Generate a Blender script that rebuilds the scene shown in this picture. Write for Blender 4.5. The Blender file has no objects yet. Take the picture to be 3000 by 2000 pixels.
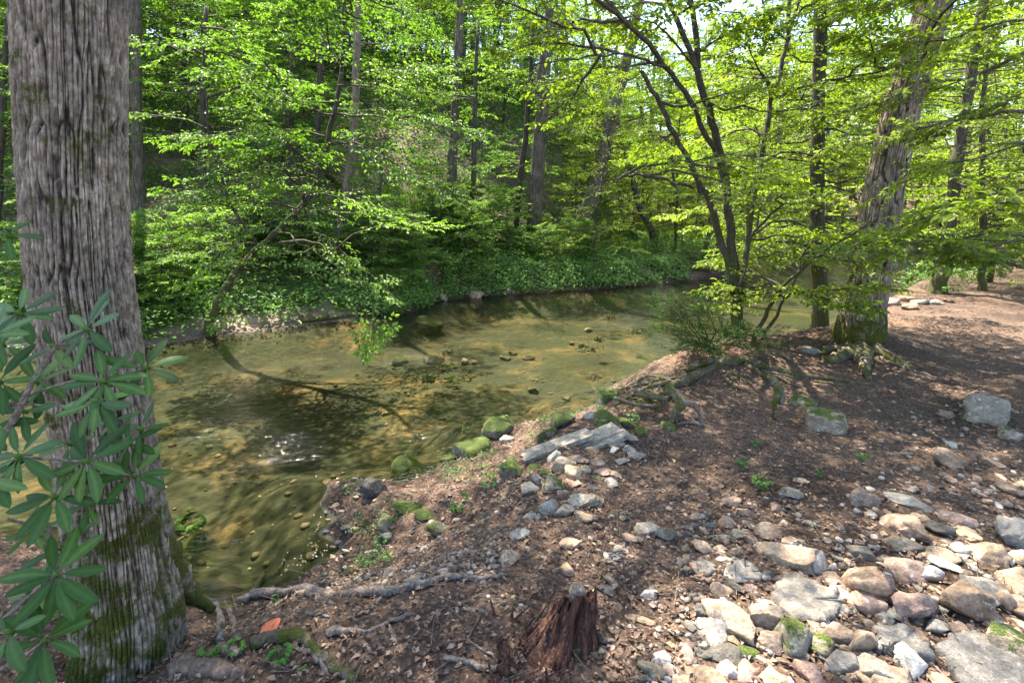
import bpy, bmesh, math, random
import numpy as np
from mathutils import Vector, Matrix, noise as mnoise

# ------------------------------------------------------------------ camera, light, exposure
scene = bpy.context.scene
COL = scene.collection
FPX = 1500.0            # focal length in pixels of the 3000 px wide photograph (18 mm)
CAM_H = 1.8
PITCH = math.radians(6.0)
HORIZON = 612.0
PRINC_Y = HORIZON + FPX * math.tan(PITCH)
cam_data = bpy.data.cameras.new('camera')
cam_data.lens = 18.0
cam_data.sensor_width = 36.0
cam_data.shift_y = -(1000.0 - PRINC_Y) / 3000.0
cam_data.clip_start = 0.05
cam_data.clip_end = 2000.0
cam = bpy.data.objects.new('camera', cam_data)
COL.objects.link(cam)
cam.location = (0, 0, CAM_H)
cam.rotation_euler = (math.radians(90) - PITCH, 0, 0)
scene.camera = cam

SUN_EL = math.radians(65)
SUN_DIR = Vector((-0.50, 0.87, 0)).normalized() * math.cos(SUN_EL) + Vector((0, 0, math.sin(SUN_EL)))
world = bpy.data.worlds.new('World')
scene.world = world
world.use_nodes = True
wn = world.node_tree
for n in list(wn.nodes):
    wn.nodes.remove(n)
sky = wn.nodes.new('ShaderNodeTexSky')
sky.sky_type = 'NISHITA'
sky.sun_disc = False
sky.sun_elevation = SUN_EL
sky.sun_rotation = math.atan2(SUN_DIR.x, SUN_DIR.y)
sky.air_density = 1.0
sky.dust_density = 1.5
bg = wn.nodes.new('ShaderNodeBackground')
bg.inputs['Strength'].default_value = 0.125
wo = wn.nodes.new('ShaderNodeOutputWorld')
wn.links.new(sky.outputs[0], bg.inputs[0])
wn.links.new(bg.outputs[0], wo.inputs[0])
sun_data = bpy.data.lights.new('sun', 'SUN')
sun_data.energy = 5.0
sun_data.angle = math.radians(0.6)
sun_data.color = (1.0, 0.93, 0.80)
sun = bpy.data.objects.new('sun', sun_data)
COL.objects.link(sun)
sun.rotation_euler = (-SUN_DIR).to_track_quat('-Z', 'Y').to_euler()
sun.location = (-10, 15, 20)
scene.view_settings.view_transform = 'Standard'
scene.view_settings.look = 'None'
scene.view_settings.gamma = 1.0
scene.view_settings.use_curve_mapping = False
scene.view_settings.exposure = 2.72
scene.cycles.max_bounces = 9
scene.cycles.diffuse_bounces = 7
scene.cycles.glossy_bounces = 3
scene.cycles.transmission_bounces = 5
scene.cycles.transparent_max_bounces = 8
scene.cycles.use_denoising = True

RNG = np.random.default_rng(7)
R = random.Random(11)

# ------------------------------------------------------------------ numpy noise
def _hash(ix, iy, seed):
    n = (ix.astype(np.int64) * 374761393 + iy.astype(np.int64) * 668265263 + seed * 974634777) & 0xffffffff
    n = ((n ^ (n >> 13)) * 1274126177) & 0xffffffff
    return ((n ^ (n >> 16)) & 0xffff) / 65535.0

def vnoise(x, y, seed=0, px=None):
    x = np.asarray(x, float); y = np.asarray(y, float)
    x0 = np.floor(x); y0 = np.floor(y)
    fx = x - x0; fy = y - y0
    fx = fx * fx * (3 - 2 * fx); fy = fy * fy * (3 - 2 * fy)
    xa, xb = x0, x0 + 1
    if px:
        xa = np.mod(xa, px); xb = np.mod(xb, px)
    a = _hash(xa, y0, seed); b = _hash(xb, y0, seed)
    c = _hash(xa, y0 + 1, seed); d = _hash(xb, y0 + 1, seed)
    return (a * (1 - fx) + b * fx) * (1 - fy) + (c * (1 - fx) + d * fx) * fy

def fbm(x, y, seed=0, o=4):
    s = 0; a = 0.5; t = 0
    for i in range(o):
        s = s + a * vnoise(x * 2 ** i, y * 2 ** i, seed + i * 17); t += a; a *= 0.5
    return s / t - 0.5

def smooth(t):
    t = np.clip(t, 0, 1)
    return t * t * (3 - 2 * t)

# ------------------------------------------------------------------ photograph pixel -> place
CP, SP = math.cos(PITCH), math.sin(PITCH)
def ray(px, py):
    a = (px - 1500.0) / FPX; b = -(py - PRINC_Y) / FPX
    return np.array([a, CP + b * SP, -SP + b * CP])

def PY(px, py, Y):
    d = ray(px, py)
    return np.array([0, 0, CAM_H]) + d * (Y / d[1])

def PZ(px, py, z):
    d = ray(px, py)
    return np.array([0, 0, CAM_H]) + d * ((z - CAM_H) / d[2])

# ------------------------------------------------------------------ terrain
WZ = -0.5
near_px = [(-300, 1600), (0, 1580), (250, 1610), (545, 1690), (575, 1735), (660, 1758), (705, 1762), (786, 1716), (830, 1698),
           (890, 1670), (940, 1640), (985, 1605), (925, 1570), (965, 1525), (915, 1480), (950, 1435), (925, 1405), (1010, 1392), (1100, 1400), (1180, 1400), (1250, 1375), (1290, 1345),
           (1400, 1290), (1440, 1245), (1560, 1237), (1640, 1240), (1700, 1215), (1735, 1180), (1750, 1140), (1860, 1125), (1960, 1095),
           (2010, 1062), (2100, 1040), (2230, 1032), (2330, 1015), (2380, 985), (2480, 960), (2560, 895), (2640, 852), (2745, 826), (2860, 790), (3100, 765)]
far_px = [(3000, 722), (2700, 735), (2420, 765), (2170, 806), (2000, 825), (1790, 845), (1600, 858), (1470, 865), (1290, 880), (1220, 915),
          (1070, 935), (920, 952), (780, 968), (600, 990), (440, 1018), (300, 1035)]
poly = [(-16, 1.2), (-9, 2.4)] + [tuple(PZ(a, b, WZ)[:2]) for a, b in near_px] + [(40, 27)] + \
       [(46, 36)] + [tuple(PZ(a, b, WZ)[:2]) for a, b in far_px] + [(-10, 7.7), (-18, 6.2)]
POLY = np.array(poly)

def sdf(x, y):
    """distance to the stream outline, negative over water"""
    x = np.asarray(x, float); y = np.asarray(y, float)
    shp = x.shape
    x = x.ravel(); y = y.ravel()
    best = np.full(x.shape, 1e9); inside = np.zeros(x.shape, bool)
    n = len(POLY)
    for i in range(n):
        ax, ay = POLY[i]; bx, by = POLY[(i + 1) % n]
        ex, ey = bx - ax, by - ay
        t = np.clip(((x - ax) * ex + (y - ay) * ey) / (ex * ex + ey * ey + 1e-12), 0, 1)
        dd = (x - ax - t * ex) ** 2 + (y - ay - t * ey) ** 2
        best = np.minimum(best, dd)
        c = ((ay > y) != (by > y)) & (x < (bx - ax) * (y - ay) / (by - ay + 1e-12) + ax)
        inside ^= c
    d = np.sqrt(best)
    return np.where(inside, -d, d).reshape(shp)

FX = np.array([-80, -30, -12, -6, -3, 0, 2.5, 5, 9, 16, 30, 80])
FY = np.array([2, 6.5, 9.2, 10.2, 12.3, 15.6, 19, 27, 42, 70, 110, 200])
MOUNDS = [(2060, 1085, .55, .22), (2180, 1060, .6, .18), (1900, 1150, .45, .10), (2540, 1010, .7, .2), (330, 1900, .55, -.16), (2700, 1700, .9, .06)]
MOUND_XY = [(PZ(a, b, -0.05)[:2], r, h) for a, b, r, h in MOUNDS]

def hill(x, y):
    s = (y - np.interp(x, FX, FY)) * 0.85
    k = 0.7
    sp = k * np.log1p(np.exp(np.clip(s / k, -40, 40)))
    h = 0.66 * sp
    h = 34 * (1 - np.exp(-h / 34))
    r = np.hypot(x, y)
    h2 = 0.16 * np.maximum(0, r - 48) * smooth((y + 10) / 30)
    return h, np.minimum(h2, 14), s

def H(x, y):
    x = np.asarray(x, float); y = np.asarray(y, float)
    d = sdf(x, y)
    dn = d + 0.16 * fbm(x * 1.6, y * 1.6, 5, 3) + 0.10 * fbm(x * 6, y * 6, 6, 3)
    wd = 0.8 + .9 * np.exp(-((x + 5) / 2.2) ** 4 - ((y - 9.6) / 2) ** 4) + 1.1 * np.exp(-((x + 0.2) / 1.1) ** 2 - ((y - 3.4) / 1.3) ** 2)
    shelf = np.exp(-((x + 5.6) / 2.6) ** 4 - ((y - 9.6) / 2.2) ** 4)
    land = WZ + 0.5 * smooth((dn + 0.04) / wd) * (1 - .78 * shelf)
    bed = WZ - 0.38 * smooth((-dn) / 1.1) - 0.03 - 0.14 * fbm(x * 0.7, y * 0.7, 9, 3)
    bed = np.minimum(bed, WZ - 0.02 - 0.02 * smooth(-dn * 8))
    w = smooth((dn + 0.06) / 0.12)
    z = bed * (1 - w) + land * w
    h, h2, s = hill(x, y)
    ww = smooth(d / 0.6)
    z = z + (h + h2) * ww + ww * smooth((s + 1) / 3) * 1.1 * fbm(x * 0.3, y * 0.3, 31, 3)
    r = np.hypot(x, y)
    z = z + ww * (0.09 * fbm(x * 1.1, y * 1.1, 3, 3) + 0.045 * fbm(x * 5, y * 5, 4, 3))
    for (c, rr, hh) in MOUND_XY:
        z = z + hh * np.exp(-((x - c[0]) ** 2 + (y - c[1]) ** 2) / (rr * rr * .5)) * smooth((d + .05) / .3)
    return z

def h1(x, y):
    return float(H(np.array([x]), np.array([y]))[0])

_T = np.concatenate([np.linspace(0.8, 8, 500), 8 * 1.01 ** np.arange(1, 330)])
def PG(px, py):
    """point of the ground that the photograph shows at this pixel"""
    d = ray(px, py)
    X = d[0] * _T; Y = d[1] * _T; Zr = CAM_H + d[2] * _T
    g = H(X, Y)
    idx = np.where(Zr < g)[0]
    i = idx[0] if len(idx) else len(_T) - 1
    return np.array([X[i], Y[i], g[i]])

# ------------------------------------------------------------------ mesh helpers
class Acc:
    def __init__(self):
        self.v = []; self.f4 = []; self.f3 = []; self.t = []; self.n = 0
    def add(self, v, f4=None, f3=None, tint=0.5):
        v = np.asarray(v, float).reshape(-1, 3)
        self.v.append(v)
        if f4 is not None and len(f4): self.f4.append(np.asarray(f4, np.int64) + self.n)
        if f3 is not None and len(f3): self.f3.append(np.asarray(f3, np.int64) + self.n)
        t = np.full(len(v), tint) if np.isscalar(tint) else np.asarray(tint, float)
        self.t.append(t); self.n += len(v)
    def mesh(self, name, mat, smooth_=True):
        me = bpy.data.meshes.new(name)
        v = np.concatenate(self.v)
        f4 = np.concatenate(self.f4) if self.f4 else np.zeros((0, 4), np.int64)
        f3 = np.concatenate(self.f3) if self.f3 else np.zeros((0, 3), np.int64)
        me.vertices.add(len(v)); me.vertices.foreach_set('co', v.ravel().astype(np.float32))
        nl = len(f4) * 4 + len(f3) * 3
        me.loops.add(nl)
        me.loops.foreach_set('vertex_index', np.concatenate([f4.ravel(), f3.ravel()]).astype(np.int32))
        np_ = len(f4) + len(f3)
        me.polygons.add(np_)
        st = np.concatenate([np.arange(len(f4)) * 4, len(f4) * 4 + np.arange(len(f3)) * 3])
        me.polygons.foreach_set('loop_start', st.astype(np.int32))
        me.polygons.foreach_set('use_smooth', np.full(np_, smooth_))
        me.update(calc_edges=True)
        a = me.attributes.new('tint', 'FLOAT', 'POINT')
        a.data.foreach_set('value', np.concatenate(self.t).astype(np.float32))
        if mat: me.materials.append(mat)
        return me

def link(name, me, parent=None):
    o = bpy.data.objects.new(name, me)
    COL.objects.link(o)
    if parent: o.parent = parent
    return o

def tag(o, label=None, cat=None, group=None, kind=None):
    if label: o['label'] = label
    if cat: o['category'] = cat
    if group: o['group'] = group
    if kind: o['kind'] = kind
    return o

def empty(name, loc=(0, 0, 0)):
    o = bpy.data.objects.new(name, None)
    o.empty_display_size = 0.2
    COL.objects.link(o)
    o.location = Vector([float(c) for c in loc])
    return o

def nrm(a):
    a = np.asarray(a, float)
    return a / (np.linalg.norm(a, axis=-1, keepdims=True) + 1e-12)

def tube(acc, pts, rad, seg=8, cap=True, tint=0.5, rough=0.0, seed=0, ridge=0):
    pts = np.asarray(pts, float); n = len(pts)
    rad = np.asarray(rad, float) if not np.isscalar(rad) else np.full(n, rad)
    tan = np.gradient(pts, axis=0); tan = nrm(tan)
    ref = np.array([0, 0, 1.0]) if abs(tan[0][2]) < 0.9 else np.array([1.0, 0, 0])
    u = nrm(np.cross(np.tile(ref, (n, 1)), tan)); w = np.cross(tan, u)
    th = np.linspace(0, 2 * np.pi, seg, endpoint=False)
    rr = rad[:, None] * np.ones(seg)[None]
    if rough:
        ii, jj = np.meshgrid(np.arange(n), np.arange(seg), indexing='ij')
        rr = rr * (1 + rough * 2 * (vnoise(jj * 0.7, ii * 0.6, seed, px=None) - 0.5))
    v = pts[:, None, :] + rr[..., None] * (np.cos(th)[None, :, None] * u[:, None, :] + np.sin(th)[None, :, None] * w[:, None, :])
    i = np.arange(n - 1)[:, None] * seg; j = np.arange(seg)[None]
    jn = (j + 1) % seg
    f = np.stack([i + j, i + jn, i + seg + jn, i + seg + j], -1).reshape(-1, 4)
    vv = v.reshape(-1, 3); f3 = []
    if cap:
        vv = np.concatenate([vv, pts[-1:], pts[:1]])
        b = (n - 1) * seg
        f3 = [[b + k, b + (k + 1) % seg, n * seg] for k in range(seg)] + [[(k + 1) % seg, k, n * seg + 1] for k in range(seg)]
    acc.add(vv, f, f3, tint)

def prisms(acc, a, b, r0, r1):
    """many thin three sided twigs at once"""
    a = np.asarray(a); b = np.asarray(b); m = len(a)
    d = nrm(b - a)
    ref = np.where(np.abs(d[:, 2:3]) < 0.9, np.array([[0, 0, 1.0]]), np.array([[1.0, 0, 0]]))
    u = nrm(np.cross(ref, d)); w = np.cross(d, u)
    r0 = np.broadcast_to(r0, (m,)); r1 = np.broadcast_to(r1, (m,))
    V = np.zeros((m, 6, 3))
    for k in range(3):
        c, s = math.cos(k * 2.0944), math.sin(k * 2.0944)
        o = c * u + s * w
        V[:, k] = a + o * r0[:, None]; V[:, 3 + k] = b + o * r1[:, None]
    base = np.arange(m)[:, None] * 6
    F = np.concatenate([base + np.array([k, (k + 1) % 3, 3 + (k + 1) % 3, 3 + k]) for k in range(3)])
    acc.add(V.reshape(-1, 3), F)

def leaves(acc, base, d, n, L, wr=0.5, tint=0.5, fold=0.13, six=False):
    base = np.asarray(base); m = len(base)
    if m == 0: return
    d = nrm(d); s = nrm(np.cross(n, d)); nn = np.cross(d, s)
    L = np.broadcast_to(L, (m,))[:, None]
    W = L * wr * 0.5
    if six:
        V = np.zeros((m, 7, 3))
        V[:, 0] = base
        V[:, 1] = base + d * L * .3 + s * W * .95 + nn * L * fold
        V[:, 2] = base + d * L * .3 - s * W * .95 + nn * L * fold
        V[:, 3] = base + d * L * .68 + s * W * .75 + nn * L * fold * .8
        V[:, 4] = base + d * L * .68 - s * W * .75 + nn * L * fold * .8
        V[:, 5] = base + d * L - nn * L * 0.12
        V[:, 6] = base + d * L * .5
        q = np.arange(m)[:, None] * 7
        F = np.concatenate([q + np.array([0, 6, 3, 1]), q + np.array([0, 2, 4, 6])])
        T = np.concatenate([q + np.array([6, 5, 3]), q + np.array([6, 4, 5])])
        acc.add(V.reshape(-1, 3), F, T, np.repeat(np.broadcast_to(tint, (m,)), 7))
    else:
        V = np.zeros((m, 4, 3))
        V[:, 0] = base
        V[:, 1] = base + d * L * .45 + s * W + nn * L * fold
        V[:, 2] = base + d * L - nn * L * 0.1
        V[:, 3] = base + d * L * .45 - s * W + nn * L * fold
        q = np.arange(m)[:, None] * 4
        acc.add(V.reshape(-1, 3), q + np.array([0, 3, 2, 1]), None, np.repeat(np.broadcast_to(tint, (m,)), 4))

def spray(W, Lf, p0, d, L, r, rng, nl=14, tw=6, lv=5, ll=0.06, droop=.25, twig=True, spread=.42, six=False, gap=0.15, dens=1.0, clump=0.35):
    """a branch with flat layered laterals, twigs and alternate leaves"""
    p0 = np.asarray(p0, float); d = nrm(np.asarray(d, float))
    t = np.linspace(0, 1, 8)
    side = nrm(np.cross(d, [0, 0, 1.0])) if abs(d[2]) < .97 else np.array([1.0, 0, 0])
    wig = np.cumsum(rng.normal(0, .035, 8)) * L; wig2 = np.cumsum(rng.normal(0, .03, 8)) * L
    wig[0] = wig2[0] = 0
    toff = rng.normal(0, .12); ll = ll * rng.uniform(.8, 1.2)
    P = p0 + d * (L * t)[:, None] + side * wig[:, None] + np.array([0, 0, 1.0]) * (wig2 - droop * L * t * t)[:, None]
    tube(W, P, r * (1 - .88 * t), 5, False)
    nl = max(4, int(nl))
    ti = gap + (1 - gap) * (np.arange(nl) + rng.random(nl) * .8) / nl
    ti = np.clip(ti, 0, .995)
    x = ti * 7; i0 = np.minimum(x.astype(int), 6); fr = (x - i0)[:, None]
    B = P[i0] * (1 - fr) + P[i0 + 1] * fr
    T = nrm(P[i0 + 1] - P[i0])
    sg = np.where(np.arange(nl) % 2, 1.0, -1.0)[:, None]
    S = nrm(np.cross(T, [0, 0, 1.0])); N = np.cross(S, T); N = N * np.sign(N[:, 2:3] + 1e-9)
    N = nrm(N + rng.normal(0, .18, (nl, 3)))
    D = nrm(T * .65 + S * sg * .8 + rng.normal(0, .14, (nl, 3)) + np.array([0, 0, .06]))
    LL = L * spread * (1.12 - ti) * rng.uniform(.6, 1.25, nl) + .12
    E = B + D * LL[:, None] - np.array([0, 0, 1.0]) * (LL * .12)[:, None]
    prisms(W, B, E, r * .28 * (1.1 - ti) + .002, .0012)
    D = nrm(E - B)
    tw_n = tw
    K = nl * tw_n
    li = np.repeat(np.arange(nl), tw_n)
    tt = np.tile((np.arange(tw_n) + .6) / tw_n, nl) + rng.uniform(-.06, .06, K)
    keep = rng.random(K) < dens
    # whole laterals may be bare, which opens gaps
    keep &= (rng.random(nl) > clump * .4)[li]
    B2 = B[li] + D[li] * (LL[li] * tt)[:, None]
    s2 = np.where(np.arange(K) % 2, 1.0, -1.0)[:, None]
    S2 = nrm(np.cross(N[li], D[li]))
    D2 = nrm(D[li] * .75 + S2 * s2 * .7 + rng.normal(0, .15, (K, 3)))
    L2 = (LL[li] * .34 * (1.15 - tt) + ll * 1.2) * rng.uniform(.7, 1.2, K)
    B2, D2, L2, li = B2[keep], D2[keep], L2[keep], li[keep]
    K = len(B2)
    if twig and K: prisms(W, B2, B2 + D2 * L2[:, None], .0018, .0008)
    for k in range(lv):
        f = (k + .5 + rng.uniform(-.25, .25, K)) / lv
        b3 = B2 + D2 * (L2 * f)[:, None]
        s3 = 1.0 if k % 2 else -1.0
        sd = nrm(np.cross(N[li], D2)) * s3
        if k == lv - 1: d3 = D2 + rng.normal(0, .15, (K, 3))
        else: d3 = D2 * .55 + sd * .85 + rng.normal(0, .22, (K, 3))
        d3[:, 2] -= rng.uniform(0, .45, K)
        n3 = N[li] + rng.normal(0, .34, (K, 3))
        leaves(Lf, b3, d3, n3, ll * rng.uniform(.65, 1.2, K), .56, np.clip(rng.normal(.5 + toff, .17, K), 0, 1), six=six)
    return P

# ------------------------------------------------------------------ materials
def new_mat(name):
    m = bpy.data.materials.new(name); m.use_nodes = True
    nt = m.node_tree
    for n in list(nt.nodes): nt.nodes.remove(n)
    out = nt.nodes.new('ShaderNodeOutputMaterial')
    return m, nt, out

def N_(nt, t, **kw):
    n = nt.nodes.new(t)
    for k, v in kw.items():
        if k in n.inputs: n.inputs[k].default_value = v
        else: setattr(n, k, v)
    return n

def ramp(nt, stops, src=None, mode='LINEAR'):
    r = nt.nodes.new('ShaderNodeValToRGB')
    r.color_ramp.interpolation = mode
    e = r.color_ramp.elements
    while len(e) < len(stops): e.new(0.5)
    for q, (p, c) in zip(e, stops):
        q.position = p; q.color = (c[0], c[1], c[2], 1) if not np.isscalar(c) else (c, c, c, 1)
    if src is not None: nt.links.new(src, r.inputs[0])
    return r

def mixc(nt, fac, a, b, mode='MIX'):
    m = nt.nodes.new('ShaderNodeMix'); m.data_type = 'RGBA'; m.blend_type = mode
    for s, val in ((0, fac), (6, a), (7, b)):
        if isinstance(val, bpy.types.NodeSocket): nt.links.new(val, m.inputs[s])
        elif np.isscalar(val): m.inputs[s].default_value = val
        else: m.inputs[s].default_value = (*val, 1)
    return m.outputs[2]

def noise_(nt, scale, detail=4, rough=.55, vec=None, dist=0):
    n = N_(nt, 'ShaderNodeTexNoise', Scale=scale, Detail=detail, Roughness=rough, Distortion=dist)
    if vec is not None: nt.links.new(vec, n.inputs['Vector'])
    return n

def leaf_mat(name, c0, c1, c2, trans, tc=(.8, 1.15, .35), rough=.5, spec=.3, rnd=.0):
    m, nt, out = new_mat(name)
    at = N_(nt, 'ShaderNodeAttribute', attribute_name='tint')
    fac = at.outputs['Fac']
    if rnd:
        oi = N_(nt, 'ShaderNodeObjectInfo')
        ma = N_(nt, 'ShaderNodeMath', operation='MULTIPLY_ADD'); nt.links.new(oi.outputs['Random'], ma.inputs[0])
        ma.inputs[1].default_value = rnd; nt.links.new(fac, ma.inputs[2])
        mb = N_(nt, 'ShaderNodeMath', operation='SUBTRACT'); nt.links.new(ma.outputs[0], mb.inputs[0]); mb.inputs[1].default_value = rnd * .5
        fac = mb.outputs[0]
    r = ramp(nt, [(0, c0), (.5, c1), (1, c2)], fac)
    p = N_(nt, 'ShaderNodeBsdfPrincipled', Roughness=rough)
    p.inputs['Specular IOR Level'].default_value = spec
    nt.links.new(r.outputs[0], p.inputs['Base Color'])
    tr = N_(nt, 'ShaderNodeBsdfTranslucent')
    tcol = mixc(nt, 1.0, r.outputs[0], tc, 'MULTIPLY')
    nt.links.new(tcol, tr.inputs[0])
    mx = N_(nt, 'ShaderNodeMixShader'); mx.inputs[0].default_value = trans
    nt.links.new(p.outputs[0], mx.inputs[1]); nt.links.new(tr.outputs[0], mx.inputs[2])
    nt.links.new(mx.outputs[0], out.inputs[0])
    return m

def bark_mat(name, dark, mid, light, moss=0.0, moss_h=(0, 1), scale=8, lichen=.3, mosscol=((.02, .024, .005), (.075, .08, .010)), bump=.6, zs=.12):
    m, nt, out = new_mat(name)
    tc = N_(nt, 'ShaderNodeTexCoord')
    mp = N_(nt, 'ShaderNodeMapping'); mp.inputs['Scale'].default_value = (1, 1, zs)
    nt.links.new(tc.outputs['Object'], mp.inputs[0])
    n1 = noise_(nt, scale * 5, 6, .65, mp.outputs[0])
    n2 = noise_(nt, scale * .5, 4, .6, tc.outputs['Object'])
    r1 = ramp(nt, [(.3, dark), (.52, mid), (.72, light)], n1.outputs[0])
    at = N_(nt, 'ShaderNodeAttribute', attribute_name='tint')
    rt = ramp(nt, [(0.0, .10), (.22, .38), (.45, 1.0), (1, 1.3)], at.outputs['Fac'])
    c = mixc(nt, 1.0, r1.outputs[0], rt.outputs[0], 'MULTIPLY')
    r2 = ramp(nt, [(.35, (.75, .75, .75)), (.65, (1.15, 1.13, 1.1))], n2.outputs[0])
    c = mixc(nt, 1.0, c, r2.outputs[0], 'MULTIPLY')
    n3 = noise_(nt, scale * 3.5, 5, .7, tc.outputs['Object'])
    r3 = ramp(nt, [(.60, 0.0), (.68, lichen)], n3.outputs[0])
    c = mixc(nt, r3.outputs[0], c, (.42, .43, .38))
    if moss > 0:
        sep = N_(nt, 'ShaderNodeSeparateXYZ')
        nt.links.new(tc.outputs['Object'], sep.inputs[0])
        mr = N_(nt, 'ShaderNodeMapRange'); nt.links.new(sep.outputs[2], mr.inputs[0])
        mr.inputs[1].default_value = moss_h[0]; mr.inputs[2].default_value = moss_h[1]
        mr.inputs[3].default_value = 1; mr.inputs[4].default_value = 0
        n4 = noise_(nt, scale * .9, 6, .7, tc.outputs['Object'])
        ma = N_(nt, 'ShaderNodeMath', operation='MULTIPLY_ADD')
        nt.links.new(mr.outputs[0], ma.inputs[0]); ma.inputs[1].default_value = .28 * moss
        nt.links.new(n4.outputs[0], ma.inputs[2])
        rm = ramp(nt, [(.55, 0.0), (.66, 1.0)], ma.outputs[0])
        n5 = noise_(nt, scale * 12, 3, .6, tc.outputs['Object'])
        mc = ramp(nt, [(.3, mosscol[0]), (.7, mosscol[1])], n5.outputs[0])
        c = mixc(nt, rm.outputs[0], c, mc.outputs[0])
    p = N_(nt, 'ShaderNodeBsdfPrincipled', Roughness=.9)
    p.inputs['Specular IOR Level'].default_value = .2
    nt.links.new(c, p.inputs['Base Color'])
    b = N_(nt, 'ShaderNodeBump', Strength=bump, Distance=.02)
    nt.links.new(n1.outputs[0], b.inputs['Height'])
    nt.links.new(b.outputs[0], p.inputs['Normal'])
    nt.links.new(p.outputs[0], out.inputs[0])
    return m

def stone_mat(name, a, b_, c_, lich=.4, moss=0.0, scale=1.0, wet=False, dark=.5):
    m, nt, out = new_mat(name)
    tc = N_(nt, 'ShaderNodeTexCoord')
    geo = N_(nt, 'ShaderNodeNewGeometry')
    pos = geo.outputs['Position']
    n1 = noise_(nt, 14 * scale, 7, .65, pos, .3)
    r1 = ramp(nt, [(.28, a), (.5, b_), (.72, c_)], n1.outputs[0])
    n2 = noise_(nt, 60 * scale, 4, .7, pos)
    r2 = ramp(nt, [(.3, (.62, .6, .58)), (.6, (1.15, 1.13, 1.1))], n2.outputs[0])
    c = mixc(nt, 1.0, r1.outputs[0], r2.outputs[0], 'MULTIPLY')
    oi = N_(nt, 'ShaderNodeObjectInfo')
    ro = ramp(nt, [(0, (.62, .6, .6)), (.35, (.95, .9, .85)), (.7, (1.08, 1.0, .9)), (1, (.85, .87, .9))], oi.outputs['Random'])
    c = mixc(nt, 1.0, c, ro.outputs[0], 'MULTIPLY')
    n3 = noise_(nt, 22 * scale, 5, .7, pos, .6)
    r3 = ramp(nt, [(.58, 0.0), (.64, lich)], n3.outputs[0])
    c = mixc(nt, r3.outputs[0], c, (.56, .56, .5))
    n6 = noise_(nt, 18 * scale, 4, .6, tc.outputs['Object'], .5)
    r6 = ramp(nt, [(.63, 0.0), (.69, dark)], n6.outputs[0])
    c = mixc(nt, r6.outputs[0], c, (.05, .045, .04))
    if moss:
        sep = N_(nt, 'ShaderNodeSeparateXYZ'); nt.links.new(geo.outputs['Normal'], sep.inputs[0])
        ma = N_(nt, 'ShaderNodeMath', operation='MULTIPLY_ADD')
        nt.links.new(sep.outputs[2], ma.inputs[0]); ma.inputs[1].default_value = .22
        n4 = noise_(nt, 11 * scale, 6, .75, pos, .4); nt.links.new(n4.outputs[0], ma.inputs[2])
        rm = ramp(nt, [(.78 - .3 * moss, 0.0), (.86 - .3 * moss, 1.0)], ma.outputs[0])
        n5 = noise_(nt, 120, 3, .6, pos)
        mc = ramp(nt, [(.3, (.014, .018, .005)), (.55, (.050, .068, .010)), (.75, (.12, .15, .02))], n5.outputs[0])
        c = mixc(nt, rm.outputs[0], c, mc.outputs[0])
    p = N_(nt, 'ShaderNodeBsdfPrincipled', Roughness=.3 if wet else .85)
    p.inputs['Specular IOR Level'].default_value = .5 if wet else .25
    nt.links.new(c, p.inputs['Base Color'])
    bp = N_(nt, 'ShaderNodeBump', Strength=.7, Distance=.012)
    ad = N_(nt, 'ShaderNodeMath', operation='ADD')
    nt.links.new(n1.outputs[0], ad.inputs[0]); nt.links.new(n2.outputs[0], ad.inputs[1])
    nt.links.new(ad.outputs[0], bp.inputs['Height']); nt.links.new(bp.outputs[0], p.inputs['Normal'])
    nt.links.new(p.outputs[0], out.inputs[0])
    return m

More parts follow.
